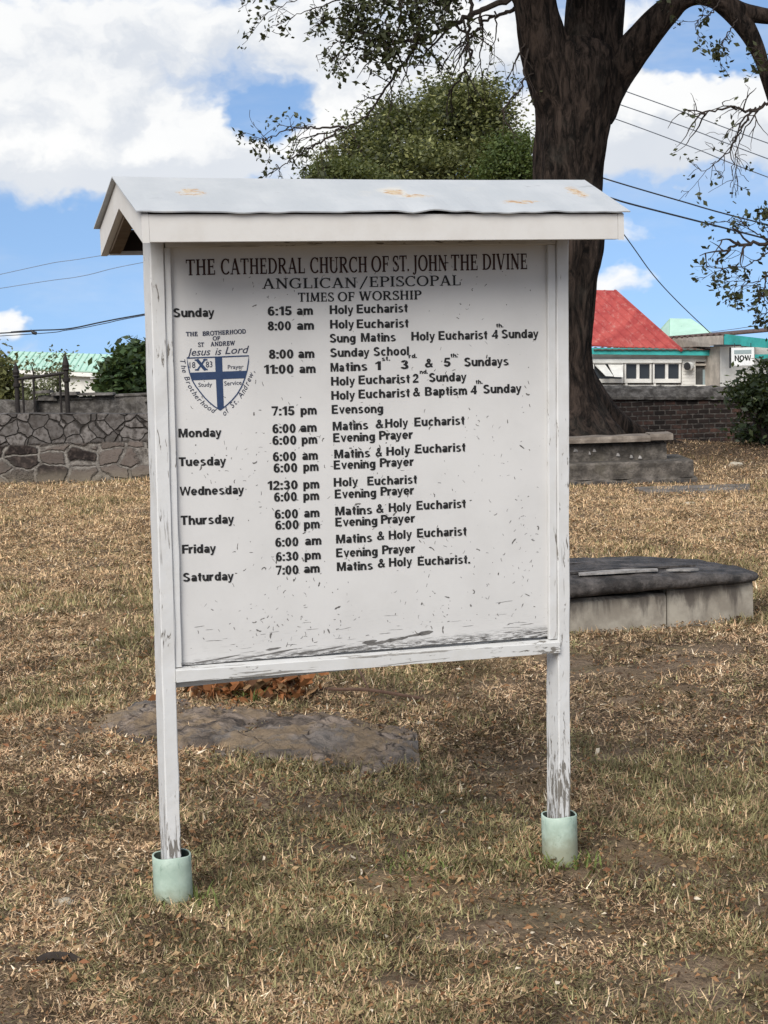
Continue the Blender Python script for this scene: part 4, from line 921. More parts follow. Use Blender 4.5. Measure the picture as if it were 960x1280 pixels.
def px_blobs(lst, Y, depth):
    """(px, py, half width px, half height px, weight) seen at distance Y"""
    out = []
    for k, (cx, cy, rx, ry, w) in enumerate(lst):
        p = at(cx, cy, Y+((k*37) % 7-3)/3*depth*.35); out.append((p.x, p.y, p.z, rx*Y/F, max(rx*Y/F*.8, depth*.3), ry*Y/F, w))
    return out
DARKG = ((.030, .044, .016), (.062, .074, .024), (.12, .13, .045))
def bg_tree(name, label, Y, blobs, depth, n, L, cols, base, top, r0, seed, group=None, clump=.2, per=16, gapn=0):
    t = thing(name, label, 'tree', base, 0, group); b = Vector(base)
    bl = px_blobs(blobs, Y, depth); bl = [(q[0]-b.x, q[1]-b.y, q[2]-b.z)+q[3:] for q in bl]
    bm = bmesh.new(); tp = Vector(top)-b
    tube(bm, [(0, 0, -.2), tp*.4+Vector((.1, 0, 0)), tp], [r0*1.3, r0, r0*.6], 10)
    for q in bl:
        m = tp*.55; e = Vector(q[:3]); tube(bm, [m, m.lerp(e, .5)+Vector((0, 0, .12)), e], [r0*.5, r0*.32, r0*.12], 6)
    obj('trunk', bm, M_twig, t, smooth=True)
    V, c = crown(bl, n, L, L*.5, cols, seed=seed, clump=clump, per=per, gapn=gapn)
    npmesh('crown', V, 4, M_leaf, t, c); return t
# the trees behind the notice board
Yt = 44.0
b0 = at(540, 330, Yt); b0.z = float(terrain(b0.x, b0.y)); 
bg_tree('leafy_tree', 'dark olive round topped tree rising behind the white notice board roof', Yt,
        [(520, 215, 90, 40, 1), (462, 178, 40, 30, 1), (505, 150, 36, 28, 1.1), (545, 128, 28, 28, 1.1), (598, 132, 34, 34, 1.2), (575, 170, 52, 36, 1), (430, 205, 34, 20, .8), (616, 178, 22, 40, .9), (500, 260, 100, 50, .6), (565, 106, 18, 12, .5), (485, 128, 14, 10, .4), (440, 165, 14, 10, .4), (620, 112, 14, 12, .5), (400, 212, 16, 10, .3)],
        3.4, 80000, .12, ((.026, .036, .014), (.17, .18, .065), (.28, .28, .11)), b0, at(535, 190, Yt), .22, 3, clump=.27, per=70, gapn=.85)
b1 = at(650, 330, 41); b1.z = float(terrain(b1.x, b1.y))
bg_tree('leafy_tree', 'smaller fresh green tree beside the big bare trunk, behind the board roof', 41,
        [(640, 205, 32, 34, 1), (655, 240, 34, 40, 1), (618, 225, 26, 28, .8), (650, 180, 16, 14, .5)], 1.8, 26000, .09, ((.040, .066, .016), (.085, .115, .03), (.15, .18, .06)), b1, at(645, 225, 41), .12, 5, clump=.16)
b2 = at(405, 330, 40); b2.z = float(terrain(b2.x, b2.y))
bg_tree('leafy_tree', 'low light green bushy tree peeping over the left part of the board roof', 40,
        [(425, 222, 40, 20, 1), (405, 232, 26, 20, .8), (455, 240, 50, 30, .8)], 1.6, 17000, .09, ((.045, .060, .018), (.095, .11, .032), (.16, .17, .06)), b2, at(425, 235, 40), .1, 7, clump=.15)

# ------------------------------------------------------------------ the big tree
YT = 25.0
def tpx(l, dy=None):
    return [((lambda p: (p.x, p.y, p.z))(at(a, b, YT+(d if d is not None else 0)))+(r*YT/F,)) for a, b, r, d in l]
tb = at(700, 582, YT); tb.z = float(terrain(tb.x, tb.y))
big = thing('old_tree', 'massive dark furrowed tree with forked trunk and sparse drooping leafy branches', 'tree', tb)
def bark_limb(bm, pts, seg=40, sub=10, amp=.07, flare=None, seed=0):
    P = spline(pts, sub); rings = []; ref = None; s = 0.0
    for i, p in enumerate(P):
        c = Vector(p[:3]); a = Vector(P[min(i+1, len(P)-1)][:3])-Vector(P[max(i-1, 0)][:3]); t = a.normalized()
        if i: s += (c-Vector(P[i-1][:3])).length
        if ref is None: ref = (Vector((1, 0, 0))-t*t.x).normalized()
        ref = (ref-t*ref.dot(t)).normalized(); bi = t.cross(ref); r = p[3]; ring = []
        for k in range(seg):
            th = 2*math.pi*k/seg; n3 = Vector((math.cos(th), math.sin(th), 0))
            f = 1-abs(noise.noise(Vector((n3.x*r*9, n3.y*r*9, s*.9+seed))))*2.2
            f2 = noise.noise(Vector((n3.x*2.1+seed, n3.y*2.1, s*.55)))
            f3 = noise.noise(Vector((n3.x*r*24, n3.y*r*24, s*3.0+seed)))
            rr = r*(1+.10*f2)+amp*min(1, r/.4)*(f*.5+f3*.32)
            if flare: rr += flare(c.z, th)
            ring.append(bm.verts.new(c-tb+(ref*n3.x+bi*n3.y)*rr))
        rings.append(ring)
    for a, b in zip(rings, rings[1:]):
        for k in range(seg): bm.faces.new((a[k], a[(k+1) % seg], b[(k+1) % seg], b[k]))
    bm.faces.new(rings[-1])
def flare(z, th):
    h = max(0, 1-(z-tb.z)/1.5); return h**2.2*(.30+.30*max(0, math.cos(5*th+.6))+.18*max(0, math.cos(3*th+2)))
bm = bmesh.new()
bark_limb(bm, tpx([(700, 592, 52, 0), (699, 560, 50, 0), (697, 520, 44, 0), (696, 480, 42, 0), (695, 440, 43, 0), (697, 400, 44, 0), (701, 350, 45, 0), (706, 300, 48, 0), (708, 250, 40, 0), (711, 200, 40.5, 0), (716, 150, 44, 0), (719, 115, 47, 0), (722, 85, 48, 0), (726, 60, 40, .05)]), 110, 16, .055, flare)
bark_limb(bm, tpx([(712, 150, 34, -.1), (694, 105, 33, -.15), (680, 60, 30, -.2), (670, 15, 25, -.3), (661, -50, 23, -.4), (650, -130, 20, -.6), (622, -230, 15, -1), (590, -330, 9, -1.4)]), 60, 12, .045, None, 3)
bark_limb(bm, tpx([(728, 130, 40, .1), (737, 80, 38, .15), (743, 30, 36.5, .2), (748, -30, 34, .2), (757, -110, 28, .3), (776, -210, 20, .6), (790, -320, 11, .9)]), 60, 12, .045, None, 6)
bark_limb(bm, tpx([(724, 60, 12, .5), (722, 20, 13, .6), (721, -20, 14, .7), (705, -90, 14, 1.), (690, -180, 9, 1.4)]), 36, 10, .03, None, 8)
bark_limb(bm, tpx([(738, 135, 32, .1), (764, 98, 24, .1), (788, 66, 21, 0), (812, 37, 19, -.1), (834, 14, 16, -.2), (852, 0, 12, -.3), (872, -6, 11, -.4), (893, -2, 11.5, -.5), (910, 8, 13, -.5), (926, 26, 12, -.55), (940, 48, 10, -.6), (951, 72, 8, -.6), (958, 98, 6.5, -.6), (968, 135, 5, -.6), (985, 190, 3.5, -.6)]), 50, 12, .035, None, 9)
bark_limb(bm, tpx([(905, 4, 12, -.5), (925, 14, 11, -.55), (950, 19, 9.5, -.6), (990, 26, 8, -.7), (1050, 50, 5, -.9), (1110, 100, 3, -1)]), 30, 10, .02, None, 12)
bark_limb(bm, tpx([(836, 14, 12, -.2), (858, -25, 11, -.1), (880, -80, 11, .1), (925, -160, 8, .4), (980, -260, 4, .8)]), 30, 10, .02, None, 14)
for k, (pts) in enumerate([[(720, 545, 24, -.2), (748, 556, 17, -.3), (772, 562, 12, -.3), (800, 566, 6, -.2)], [(716, 520, 26, -.1), (742, 538, 17, .1), (768, 547, 12, .5), (800, 553, 8, .9), (835, 557, 4, 1.1)],
                           [(708, 540, 24, -.3), (716, 568, 14, -.8), (728, 588, 8, -1.4)], [(690, 530, 24, -.2), (668, 562, 15, -.5), (640, 578, 8, -.8)], [(722, 500, 18, .2), (735, 530, 14, .5), (752, 548, 9, 1.0)], [(706, 465, 32, .1), (728, 500, 30, .2), (752, 523, 25, .4), (782, 541, 18, .7), (815, 551, 12, .9), (852, 558, 6, 1.1)], [(704, 500, 34, -.1), (726, 528, 28, -.2), (750, 550, 22, -.2), (782, 562, 13, 0), (815, 568, 6, .2)]]):
    bark_limb(bm, tpx(pts), 26, 8, .03, None, 20+k)
obj('trunk', bm, M_bark, big, smooth=True)

class Twigs:
    """thin branches with leaves at and near their tips, collected as one spray"""
    def __init__(s, seed): s.bm = bmesh.new(); s.r = random.Random(seed); s.leaf = []
    def run(s, pts, rad, kids=3, klen=.8, depth=2, droop=.25, leaf=1.0, seg=5):
        """pts: world points; grows side twigs along it"""
        P = [Vector(p[:3]) for p in spline([tuple(p) for p in pts], 6)]; n = len(P)
        for i in range(1, n-1): P[i] += Vector((s.r.gauss(0, 1), s.r.gauss(0, 1), s.r.gauss(0, 1)))*.012*(1 if rad < .03 else 1.5)
        tube(s.bm, [p-tb for p in P], [max(.0045, rad*(1-.75*i/(n-1))) for i in range(n)], seg, False)
        tot = sum((P[i+1]-P[i]).length for i in range(n-1))
        for k in range(kids):
            t = s.r.uniform(.25, 1.0); i = min(n-2, int(t*(n-1))); a = P[i]; d = (P[i+1]-P[i]).normalized()
            s.kid(a, d, klen*s.r.uniform(.5, 1.2)*(1.1-.4*t), max(.006, rad*.45), depth-1, droop, leaf)
        s.tip(P[-1], leaf)
    def kid(s, a, d, L, rad, depth, droop, leaf):
        r = s.r; side = Vector((r.gauss(0, 1), r.gauss(0, 1)*.8, r.gauss(0, 1)-.15)); v = (d*.9+side.normalized()*1.0).normalized(); pts = [a]; m = 5
        for j in range(m):
            v = (v+Vector((r.gauss(0, .22), r.gauss(0, .22), r.gauss(0, .22)-droop*.35))).normalized(); pts.append(pts[-1]+v*L/m)
        tube(s.bm, [p-tb for p in pts], [max(.0038, rad*(1-.7*j/m)) for j in range(m+1)], 4, False)
        if depth > 0:
            for k in range(r.choice((1, 2, 2, 3))):
                j = r.randint(1, m-1); s.kid(pts[j], (pts[j+1]-pts[j]).normalized(), L*r.uniform(.4, .75), rad*.6, depth-1, droop, leaf)
        s.tip(pts[-1], leaf)
        if leaf > .6 and r.random() < .6: s.tip(pts[3], leaf*.6)
    def tip(s, p, leaf):
        k = s.r.random()
        if k > min(1, leaf): return
        for j in range(s.r.randint(2, 5) if leaf < 1.5 else s.r.randint(5, 10)):
            s.leaf.append(p+Vector((s.r.gauss(0, 1), s.r.gauss(0, 1), s.r.gauss(0, 1)))*(.045 if leaf < 1.5 else .10))
    def done(s, name, L=.085, W=.045, cols=((.028, .034, .014), (.05, .056, .022), (.09, .085, .03))):
        o = obj(name, s.bm, M_twig, big)
        if s.leaf:
            c = np.array([tuple(p-tb) for p in s.leaf]); r = np.random.default_rng(len(c)); V = leaf_faces(c, L, W, .4, r, .35)
            u = r.random((len(c), 1)); t = r.random((len(c), 1)); cc = (np.array(cols[0])*(1-t)+np.array(cols[1])*t)*(.6+.8*u)
            npmesh('leaf_spray', V, 4, M_shade_leaf, o, cc)['kind'] = 'stuff'
        return o
def T(l, Y=24.5): return [at(a, b, Y+d) for a, b, d in l]
tw = Twigs(1)      # the branch reaching out to the left from the fork
tw.run(T([(660, -6, .3), (640, 0, .1), (612, 8, 0), (585, 20, -.1), (560, 35, -.2), (530, 47, -.3), (500, 52, -.5), (470, 45, -.6), (440, 38, -.8)]), .05, 11, .8, 2, .35, .8, 7)
tw.run(T([(655, 5, .2), (635, 16, .4), (610, 26, .5), (592, 42, .5), (575, 55, .4)]), .035, 6, .9, 2, .7, .25)
tw.run(T([(588, -10, .2), (588, 15, .2), (583, 45, .2), (586, 71, .1), (576, 95, .1), (566, 110, .1), (561, 118, .1)]), .03, 6, .7, 2, .8, .2, 6)
tw.run(T([(522, 52, -.2), (515, 68, -.2), (496, 90, -.3), (478, 115, -.3), (463, 140, -.4), (444, 153, -.4), (424, 161, -.5), (396, 168, -.5), (372, 176, -.6)]), .024, 9, .7, 2, .2, .25, 6)
tw.run(T([(430, 158, -.5), (405, 160, -.6), (375, 160, -.7), (345, 168, -.8), (328, 176, -.8)]), .018, 12, .45, 2, .2, .8)
tw.run(T([(424, 161, -.5), (400, 178, -.6), (375, 192, -.7), (355, 205, -.8), (338, 216, -.8)]), .018, 9, .45, 2, .3, .8)
tw.run(T([(520, 54, -.2), (512, 80, 0), (502, 105, .1), (498, 130, .2)]), .014, 3, .5, 1, .9, .2)
tw.run(T([(600, 20, .3), (604, 40, .4), (600, 70, .4), (602, 95, .4)]), .018, 5, .6, 2, .9, .2)
tw.run(T([(618, 14, .3), (620, 45, .4), (612, 70, .4)]), .014, 4, .6, 2, .9, .2)
tw.run(T([(550, 40, 0), (540, 62, .1), (552, 85, .1)]), .014, 4, .5, 2, .8, .25)
tw.done('limb')
tw = Twigs(2)      # leafy twigs above the roof, at the top of the picture
for (a, b, c, d, k) in ((470, -40, 435, 20, 8), (480, -50, 470, 30, 9), (510, -50, 505, 25, 10), (540, -50, 545, 6, 9), (450, -30, 445, 48, 9), (560, -40, 548, -8, 7), (500, 0, 482, 60, 9), (485, 20, 462, 66, 8), (520, 0, 515, 50, 8), (545, -20, 560, 12, 4)):
    tw.run(T([(a, b, -.6), ((a+c)/2+8, (b+d)/2, -.7), (c, d, -.8)]), .02, k, .55, 2, .3, 1.9)
for (a, b, c, d, k) in ((420, -30, 310, -5, 6), (430, -20, 325, 22, 6), (425, 0, 345, 33, 5), (430, 20, 380, 42, 5), (440, 45, 395, 72, 4), (450, 60, 425, 80, 4), (400, -40, 310, 0, 5)):
    tw.run(T([(a, b, -.8), ((a*2+c)/3, (b*2+d)/3-3, -.8), ((a+2*c)/3, (b+2*d)/3-4, -.9), (c, d, -1)]), .011, k, .4, 2, .15, .65)
tw.run(T([(650, -130, -.6), (600, -110, -.6), (540, -80, -.6), (480, -50, -.7), (430, -30, -.8)]), .09, 8, .8, 2, .2, 1.2, 7)
tw.done('limb', .085, .05)
tw = Twigs(3)      # bare hanging twigs on the left of the trunk
for l, r_ in (([(662, 40, .2), (655, 57, .1), (643, 78, .1), (636, 101, 0)], .02), ([(664, 50, .1), (656, 76, 0), (653, 108, -.1), (640, 122, -.1), (629, 139, -.2), (638, 160, -.2), (652, 177, -.2)], .02), ([(668, 90, .1), (655, 100, 0), (648, 112, 0)], .01)):
    tw.run(T(l), r_, 5, .45, 1, .5, .15)
tw.done('limb')
tw = Twigs(4)      # twigs on the right
for l, r_, kd, kl, lf in (([(900, 0, -.5), (890, 14, -.6), (878, 22, -.6), (868, 30, -.6)], .012, 7, .4, .8), ([(922, 24, -.5), (912, 38, -.6), (904, 52, -.7), (897, 66, -.7)], .012, 7, .35, .9),
                          ([(1000, 122, -.8), (965, 129, -.8), (940, 138, -.8), (915, 136, -.9), (885, 140, -.9), (868, 146, -.9)], .03, 8, .75, .3),
                          ([(945, 134, -.8), (930, 150, -.8), (916, 182, -.8), (900, 198, -.8), (888, 205, -.8)], .016, 5, .5, .25), ([(942, 136, -.8), (930, 156, -.8), (915, 180, -.8), (916, 215, -.8), (914, 234, -.8)], .014, 4, .5, .2),
                          ([(940, 140, -.8), (922, 168, -.8), (912, 185, -.8), (885, 212, -.8), (866, 206, -.8)], .012, 4, .5, .3), ([(950, 132, -.8), (930, 165, -.8), (920, 205, -.8), (936, 227, -.8)], .012, 3, .5, .2),
                          ([(955, 60, -.6), (948, 66, -.6), (938, 70, -.6)], .008, 4, .3, .8)):
    tw.run(T(l), r_, kd, kl, 2, .35, lf)
tw.run(T([(1010, 60, -.8), (1020, 140, -1), (1030, 220, -1.2), (1000, 285, -1.4), (960, 303, -1.4), (935, 305, -1.4), (918, 308, -1.4), (895, 330, -1.4)]), .05, 8, .5, 2, .2, .5, 6)
for l, lf in (([(985, 295, -1.4), (955, 320, -1.4), (930, 332, -1.4), (905, 335, -1.5), (888, 347, -1.5)], .8), ([(985, 320, -1.4), (960, 345, -1.4), (935, 352, -1.4), (905, 350, -1.4)], 1.4), ([(1000, 330, -1.4), (970, 355, -1.4), (950, 372, -1.4)], 1.2), ([(960, 302, -1.4), (940, 288, -1.4), (915, 278, -1.4), (890, 278, -1.4)], .5), ([(1000, 270, -1.4), (975, 280, -1.4), (950, 285, -1.4), (955, 272, -1.4)], 1.2), ([(958, 340, -1.4), (955, 370, -1.4), (962, 395, -1.4)], .7)):
    tw.run(T(l), .012, 7, .38, 2, .15, lf)
tw.done('limb', .085, .048)
tw = Twigs(5)      # high crown, above the picture
for k in range(26):
    a = random.uniform(480, 1150); b = random.uniform(-420, -150)
    tw.run(T([(640+(a-640)*.35, -120+(b+120)*.5, -.6), ((640+a)/2, (b-120)/2-10, random.uniform(-2, 2)), (a, b, random.uniform(-4, 4))]), .045, 14, 1.1, 2, .2, 2.2, 6)
tw.done('limb', .12, .07)

# ------------------------------------------------------------------ left: stone walls, iron railing, shrubs, green roofed building
def masonry(name, label, x0p, x1p, ybase, ytop, Y0, Y1, th, m, top_amp=.02, nx=90, cap=None, extra=.4):
    a = at(x0p, ybase, Y0); b = at(x1p, ybase, Y1); a.z = float(terrain(a.x, a.y)); b.z = float(terrain(b.x, b.y))
    h0 = at(x0p, ytop[0], Y0).z-a.z; h1 = at(x1p, ytop[1], Y1).z-b.z; L = (b.xy-a.xy).length
    o = thing(name, label, 'wall', a, math.atan2(b.y-a.y, b.x-a.x)); bm = bmesh.new(); nz = 14; fr, bk = [], []
    for i in range(nx+1):
        s = i/nx; h = h0+(h1-h0)*s; g = (b.z-a.z)*s; c1, c2 = [], []
        for j in range(nz+1):
            t = j/nz; z = g-extra+(h+extra+top_amp*noise.noise(Vector((s*L*2.4, 3, Y0)))*(t == 1)+top_amp*.6*noise.noise(Vector((s*L*7, 5, Y0)))*(t == 1))*t
            w = .022*noise.noise(Vector((s*L*3, z*4, 1)))
            c1.append(bm.verts.new((s*L, w, z))); c2.append(bm.verts.new((s*L, th+w, z)))
        fr.append(c1); bk.append(c2)
    for i in range(nx):
        for j in range(nz):
            bm.faces.new((fr[i][j], fr[i+1][j], fr[i+1][j+1], fr[i][j+1])); bm.faces.new((bk[i][j], bk[i][j+1], bk[i+1][j+1], bk[i+1][j]))
        bm.faces.new((fr[i][nz], fr[i+1][nz], bk[i+1][nz], bk[i][nz]))
    for q in (0, nx):
        for j in range(nz): bm.faces.new((fr[q][j], fr[q][j+1], bk[q][j+1], bk[q][j]) if q == 0 else (fr[q][j], bk[q][j], bk[q][j+1], fr[q][j+1]))
    obj('masonry', bm, m, o); return o, L, (h0, h1), (b.z-a.z)
masonry('stone_wall', 'grey stone retaining wall of crazy paving above dark squared blocks, left of the board', -120, 560, 600, (517, 518), 24.0, 24.0, .5, M_rubble, .012)
o, L, hh, dz = masonry('rubble_wall', 'dark ruined wall with ragged stone top behind the low grey stone wall', 52, 560, 590, (494, 501), 26.4, 26.8, .45, M_coping, .05)
def capstones(o, L, hh, th, n, mm, amp, lo=.10):
    bm = bmesh.new(); rr = random.Random(4)
    for layer in range(2):
        x = -.1*layer
        while x < L-.05:
            w = rr.uniform(.22, .62); h = hh[0]+(hh[1]-hh[0])*x/L-.075*(1-layer)+rr.uniform(-.012, .012); t = rr.uniform(.035, .062); f = rr.uniform(-.09, .02)-.05*layer; k = rr.uniform(-.018, .018)
            hexa(bm, [(x, f, h), (x+w-.012, f+rr.uniform(-.03, .03), h+k), (x+w-.012, th+.04, h+k), (x, th+.04, h), (x+.015, f+.012, h+t), (x+w-.03, f+.02, h+t+k+rr.uniform(-.012, .012)), (x+w-.03, th, h+t+k), (x+.02, th, h+t)], .010); x += w
    obj('coping', bm, mm, o)
capstones(o, L, (hh[0]+.005, hh[1]+.0), .45, 0, M_coping, .13, .16)
masonry('rubble_wall', 'low dark stone wall stub beyond the iron railing, at the left edge', -120, 49, 590, (499, 501), 26.2, 26.2, .4, M_coping, .03)
# iron grave railing
p0, p1 = at(22.5, 515, 25.2), at(85, 515, 25.2); zb = p0.z-.02
rl = thing('iron_railing', 'rusty black iron railing with two spear topped posts on the stone wall', 'railing', (p0.x, p0.y, zb))
def spear(x, h, r=.035):
    bm = bmesh.new(); prof = [(r*.8, -.35), (r, -.34), (r, h*.50), (r*1.6, h*.52), (r*1.6, h*.57), (r, h*.59), (r, h*.70), (r*1.7, h*.72), (r*1.2, h*.75), (r*1.55, h*.80), (r*.9, h*.9), (r*.3, h*.98), (.002, h)]; n = 12
    rings = [[bm.verts.new((x+a*math.cos(2*math.pi*k/n), a*math.sin(2*math.pi*k/n), z)) for k in range(n)] for a, z in prof]
    for a, b in zip(rings, rings[1:]):
        for k in range(n): bm.faces.new((a[k], a[(k+1) % n], b[(k+1) % n], b[k]))
    return bm
W_ = p1.x-p0.x
obj('post', spear(0, .76), M_iron, rl); obj('post', spear(W_, .86), M_iron, rl)
bm = bmesh.new(); tube(bm, [(0, 0, .505), (W_*.5, 0, .535), (W_, 0, .575)], .024, 8); obj('top_rail', bm, M_iron, rl)
for f in (.12, .34, .87):
    bm = bmesh.new(); tube(bm, [(W_*f, 0, -.35), (W_*f, 0, .51+.07*f)], .017, 8); obj('bar', bm, M_iron, rl)
def shrub(name, label, Y, blobs, depth, n, L, cols, seed, basepx, clump=.12, cat='shrub', group=None, gapn=0, per=14):
    b = at(basepx[0], basepx[1], Y); b.z = float(terrain(b.x, b.y)); o = thing(name, label, cat, b, 0, group)
    bl = [(q[0]-b.x, q[1]-b.y, q[2]-b.z)+q[3:] for q in px_blobs(blobs, Y, depth)]
    V, c = crown(bl, n, L, L*.52, cols, .3, clump, per, seed, gapn); npmesh('foliage', V, 4, M_leaf, o, c)
    bm = bmesh.new()
    for k, q in enumerate(bl):
        e = Vector(q[:3]); tube(bm, [((k-2)*.04, 0, -.1), e*.5+Vector((.05*(k % 3), 0, 0)), e], [.035, .025, .012], 6)
    obj('stem', bm, M_twig, o); return o
shrub('bush', 'dense dark green bush behind the ruined wall, against the left post', 29.0, [(160, 470, 38, 32, 1), (172, 450, 26, 24, 1), (140, 482, 26, 18, .8), (190, 465, 34, 34, 1), (215, 480, 30, 30, .7), (168, 438, 12, 9, .4)], 1.2, 9000, .13, ((.018, .036, .014), (.045, .078, .026), (.09, .13, .05)), 11, (165, 560), .10)
shrub('bush', 'yellowish olive bush at the left edge behind the iron railing', 30.0, [(0, 480, 26, 38, 1), (-25, 470, 40, 50, 1), (18, 495, 18, 22, .6)], 1.2, 6000, .11, ((.07, .075, .022), (.13, .13, .05), (.20, .20, .10)), 12, (0, 560), .12)
shrub('sapling', 'thin pale green sapling showing between the bars of the iron railing', 28.5, [(45, 490, 14, 18, 1), (62, 482, 14, 22, .7), (72, 462, 12, 14, .5), (80, 448, 8, 10, .4), (40, 458, 10, 14, .4), (50, 505, 24, 12, .8)], .6, 1700, .065, ((.09, .10, .04), (.16, .17, .09), (.24, .25, .15)), 13, (55, 560), .13, 'plant', None, 0, 8)
# green roofed building far on the left
def roof_plane(bm, A, B, Cc, D, th=.06):
    n = (B-A).cross(D-A).normalized()*th; prism(bm, [A, B, Cc, D], n)
Yg = 80.0
g0 = at(12, 463, Yg); gb = Vector((g0.x, Yg, float(terrain(g0.x, Yg)))); 
gh = thing('green_roofed_building', 'long pale building with mint green metal roof beyond the left wall', 'building', gb)
eL, eR = at(-2, 461, Yg)-gb, at(330, 474, Yg-3)-gb; rL, rR = at(16, 440.5, Yg+3.4)-gb, at(330, 451, Yg+.4)-gb
dr = (eR-eL).normalized(); nrm = Vector((-dr.y, dr.x, 0))
bm = bmesh.new(); roof_plane(bm, eL, eR, rR, rL); roof_plane(bm, rL, rR, rR+(rR-eR)*Vector((1, 1, -1)) if False else rR+nrm*3.4-Vector((0, 0, (rR-eR).z)), rL+nrm*3.4-Vector((0, 0, (rL-eL).z)))
rf = obj('roof', bm, M_greenroof, gh)
bm = bmesh.new(); k = 0.0
while k < 1: 
    a, c = eL.lerp(eR, k), rL.lerp(rR, k); tube(bm, [a+Vector((0, 0, .06)), c+Vector((0, 0, .06))], .035, 4); k += .024
obj('seam', bm, M_greenrib, rf); rf['kind_note'] = ''
del rf['kind_note']
def wall_box(bm, a, b, depth, z0, z1):
    d = (b-a); d.z = 0; d.normalize(); n = Vector((-d.y, d.x, 0))*depth
    hexa(bm, [Vector((a.x, a.y, z0)), Vector((b.x, b.y, z0)), Vector((b.x, b.y, z0))+n, Vector((a.x, a.y, z0))+n, Vector((a.x, a.y, z1)), Vector((b.x, b.y, z1)), Vector((b.x, b.y, z1))+n, Vector((a.x, a.y, z1))+n])
wa, wb_ = eL+dr*.9+nrm*.35, eR-dr*.5+nrm*.35; bm = bmesh.new(); hexa(bm, [Vector((wa.x, wa.y, -.5)), Vector((wb_.x, wb_.y, -.5)), Vector((wb_.x, wb_.y, -.5))+nrm*6, Vector((wa.x, wa.y, -.5))+nrm*6, wa-Vector((0, 0, .02)), wb_-Vector((0, 0, .02)), wb_+nrm*6-Vector((0, 0, .02)), wa+nrm*6-Vector((0, 0, .02))]); obj('wall', bm, M_cream, gh)
bm = bmesh.new(); prism(bm, [eL-Vector((0, 0, .02)), eR-Vector((0, 0, .02)), eR-Vector((0, 0, .20)), eL-Vector((0, 0, .20))], nrm*.06); obj('gutter', bm, M_white, gh)
ac = at(116, 468.5, Yg-1.2)-gb
bm = bmesh.new(); box(bm, (ac.x-.16, ac.y+.2, ac.z-.19), (ac.x+.16, ac.y+.9, ac.z+.19), .02)
a_ = obj('cooling_unit', bm, M_ac, gh); bm = bmesh.new(); tube(bm, [(ac.x, ac.y+.19, ac.z-.02), (ac.x, ac.y+.23, ac.z-.02)], .11, 14); obj('fan_grille', bm, M_dark, a_)

# ------------------------------------------------------------------ right: brick wall, tomb steps, slabs
o, L, hh, dz = masonry('brick_wall', 'long dark old brick boundary wall with lichened coping behind the big tree', 480, 1130, 556, (497, 500), 28.5, 28.5, .35, M_brick, .008, 120)
bm = bmesh.new(); n = 110; rows = []
for i in range(n+1):
    s = i/n; h = hh[0]+(hh[1]-hh[0])*s+dz*s; q = lambda k: .025*noise.noise(Vector((s*L*4+k*.4, k*3, 0)))+.022*noise.noise(Vector((s*L*9+k*.8, k*.6, 5)))
    rows.append([bm.verts.new(p) for p in ((s*L, -.07+q(0), h-.01), (s*L, -.08+q(1), h+.035), (s*L, .05+q(2), h+.16), (s*L, .17, h+.215+q(3)), (s*L, .31+q(4), h+.15), (s*L, .42, h+.0))])
for a, b in zip(rows, rows[1:]):
    for k in range(5): bm.faces.new((a[k], b[k], b[k+1], a[k+1]))
obj('coping', bm, M_coping, o)
shrub('bush', 'dark glossy bush growing against the brick wall at the right edge', 26.5, [(945, 505, 27, 32, 1), (972, 490, 44, 40, 1), (926, 482, 13, 18, .6), (985, 525, 40, 34, 1), (935, 470, 12, 10, .4), (958, 462, 18, 12, .6), (980, 452, 24, 18, .7), (922, 500, 10, 14, .4), (930, 538, 16, 16, .6), (958, 545, 26, 16, .8)], 1.0, 9500, .095, ((.010, .019, .008), (.024, .038, .014), (.07, .09, .035)), 15, (960, 562), .11, gapn=.5)

# stepped monument in front of the tree
m0 = at(870, 608, 20.3); mz = float(terrain(m0.x, m0.y)); mo = thing('stepped_tomb', 'mossy grey stepped tomb with overhanging worn slab below the big tree', 'tomb', (m0.x, m0.y, mz), R(-2))
def blockrow(x0, x1, y0, y1, z0, z1, bev=.02, amp=.012, nx=24):
    bm = bmesh.new(); rows = []
    for i in range(nx+1):
        s = i/nx; x = x0+(x1-x0)*s; w = lambda k: amp*noise.noise(Vector((x*4, k*5, z0*9)))
        rows.append([bm.verts.new(p) for p in ((x, y0+w(0), z0), (x, y0+w(1), z1-bev+w(5)), (x, y0+bev+w(2), z1+w(3)), (x, y1, z1+w(4)), (x, y1, z0))])
    for a, b in zip(rows, rows[1:]):
        for k in range(5): bm.faces.new((a[k], b[k], b[(k+1) % 5], a[(k+1) % 5]))
    bm.faces.new(rows[0][::-1]); bm.faces.new(rows[-1]); bmesh.ops.recalc_face_normals(bm, faces=bm.faces); return bm
px = lambda p: (p-870)*20.3/F
obj('footing', blockrow(px(560), px(872), .0, 1.5, -.2, .085, .02, .03, 60), M_monu, mo)
obj('lower_step', blockrow(px(560), px(868), .03, 1.4, .085, .285), M_monu, mo)
obj('upper_step', blockrow(px(560), px(840), .42, 1.0, .285, .485), M_monu, mo)
bm = bmesh.new(); rr = random.Random(8)
for k in range(24):
    x = px(715+k*6.6+rr.uniform(-1.5, 1.5)); w = rr.uniform(.012, .035); h = rr.uniform(.02, .05)
    if rr.random() < .8: hexa(bm, [(x-w, -.014, .02), (x+w, -.014, .02), (x+w, .02, .02), (x-w, .02, .02), (x-w*.8, -.012, .02+h), (x+w*.7, -.012, .02+h*1.1), (x+w*.7, .02, .02+h), (x-w*.8, .02, .02+h)], .004)
obj('hole_shade', bm, M_dark, mo)  # small dark blocks stand in for the shaded holes in the footing
bm = bmesh.new()
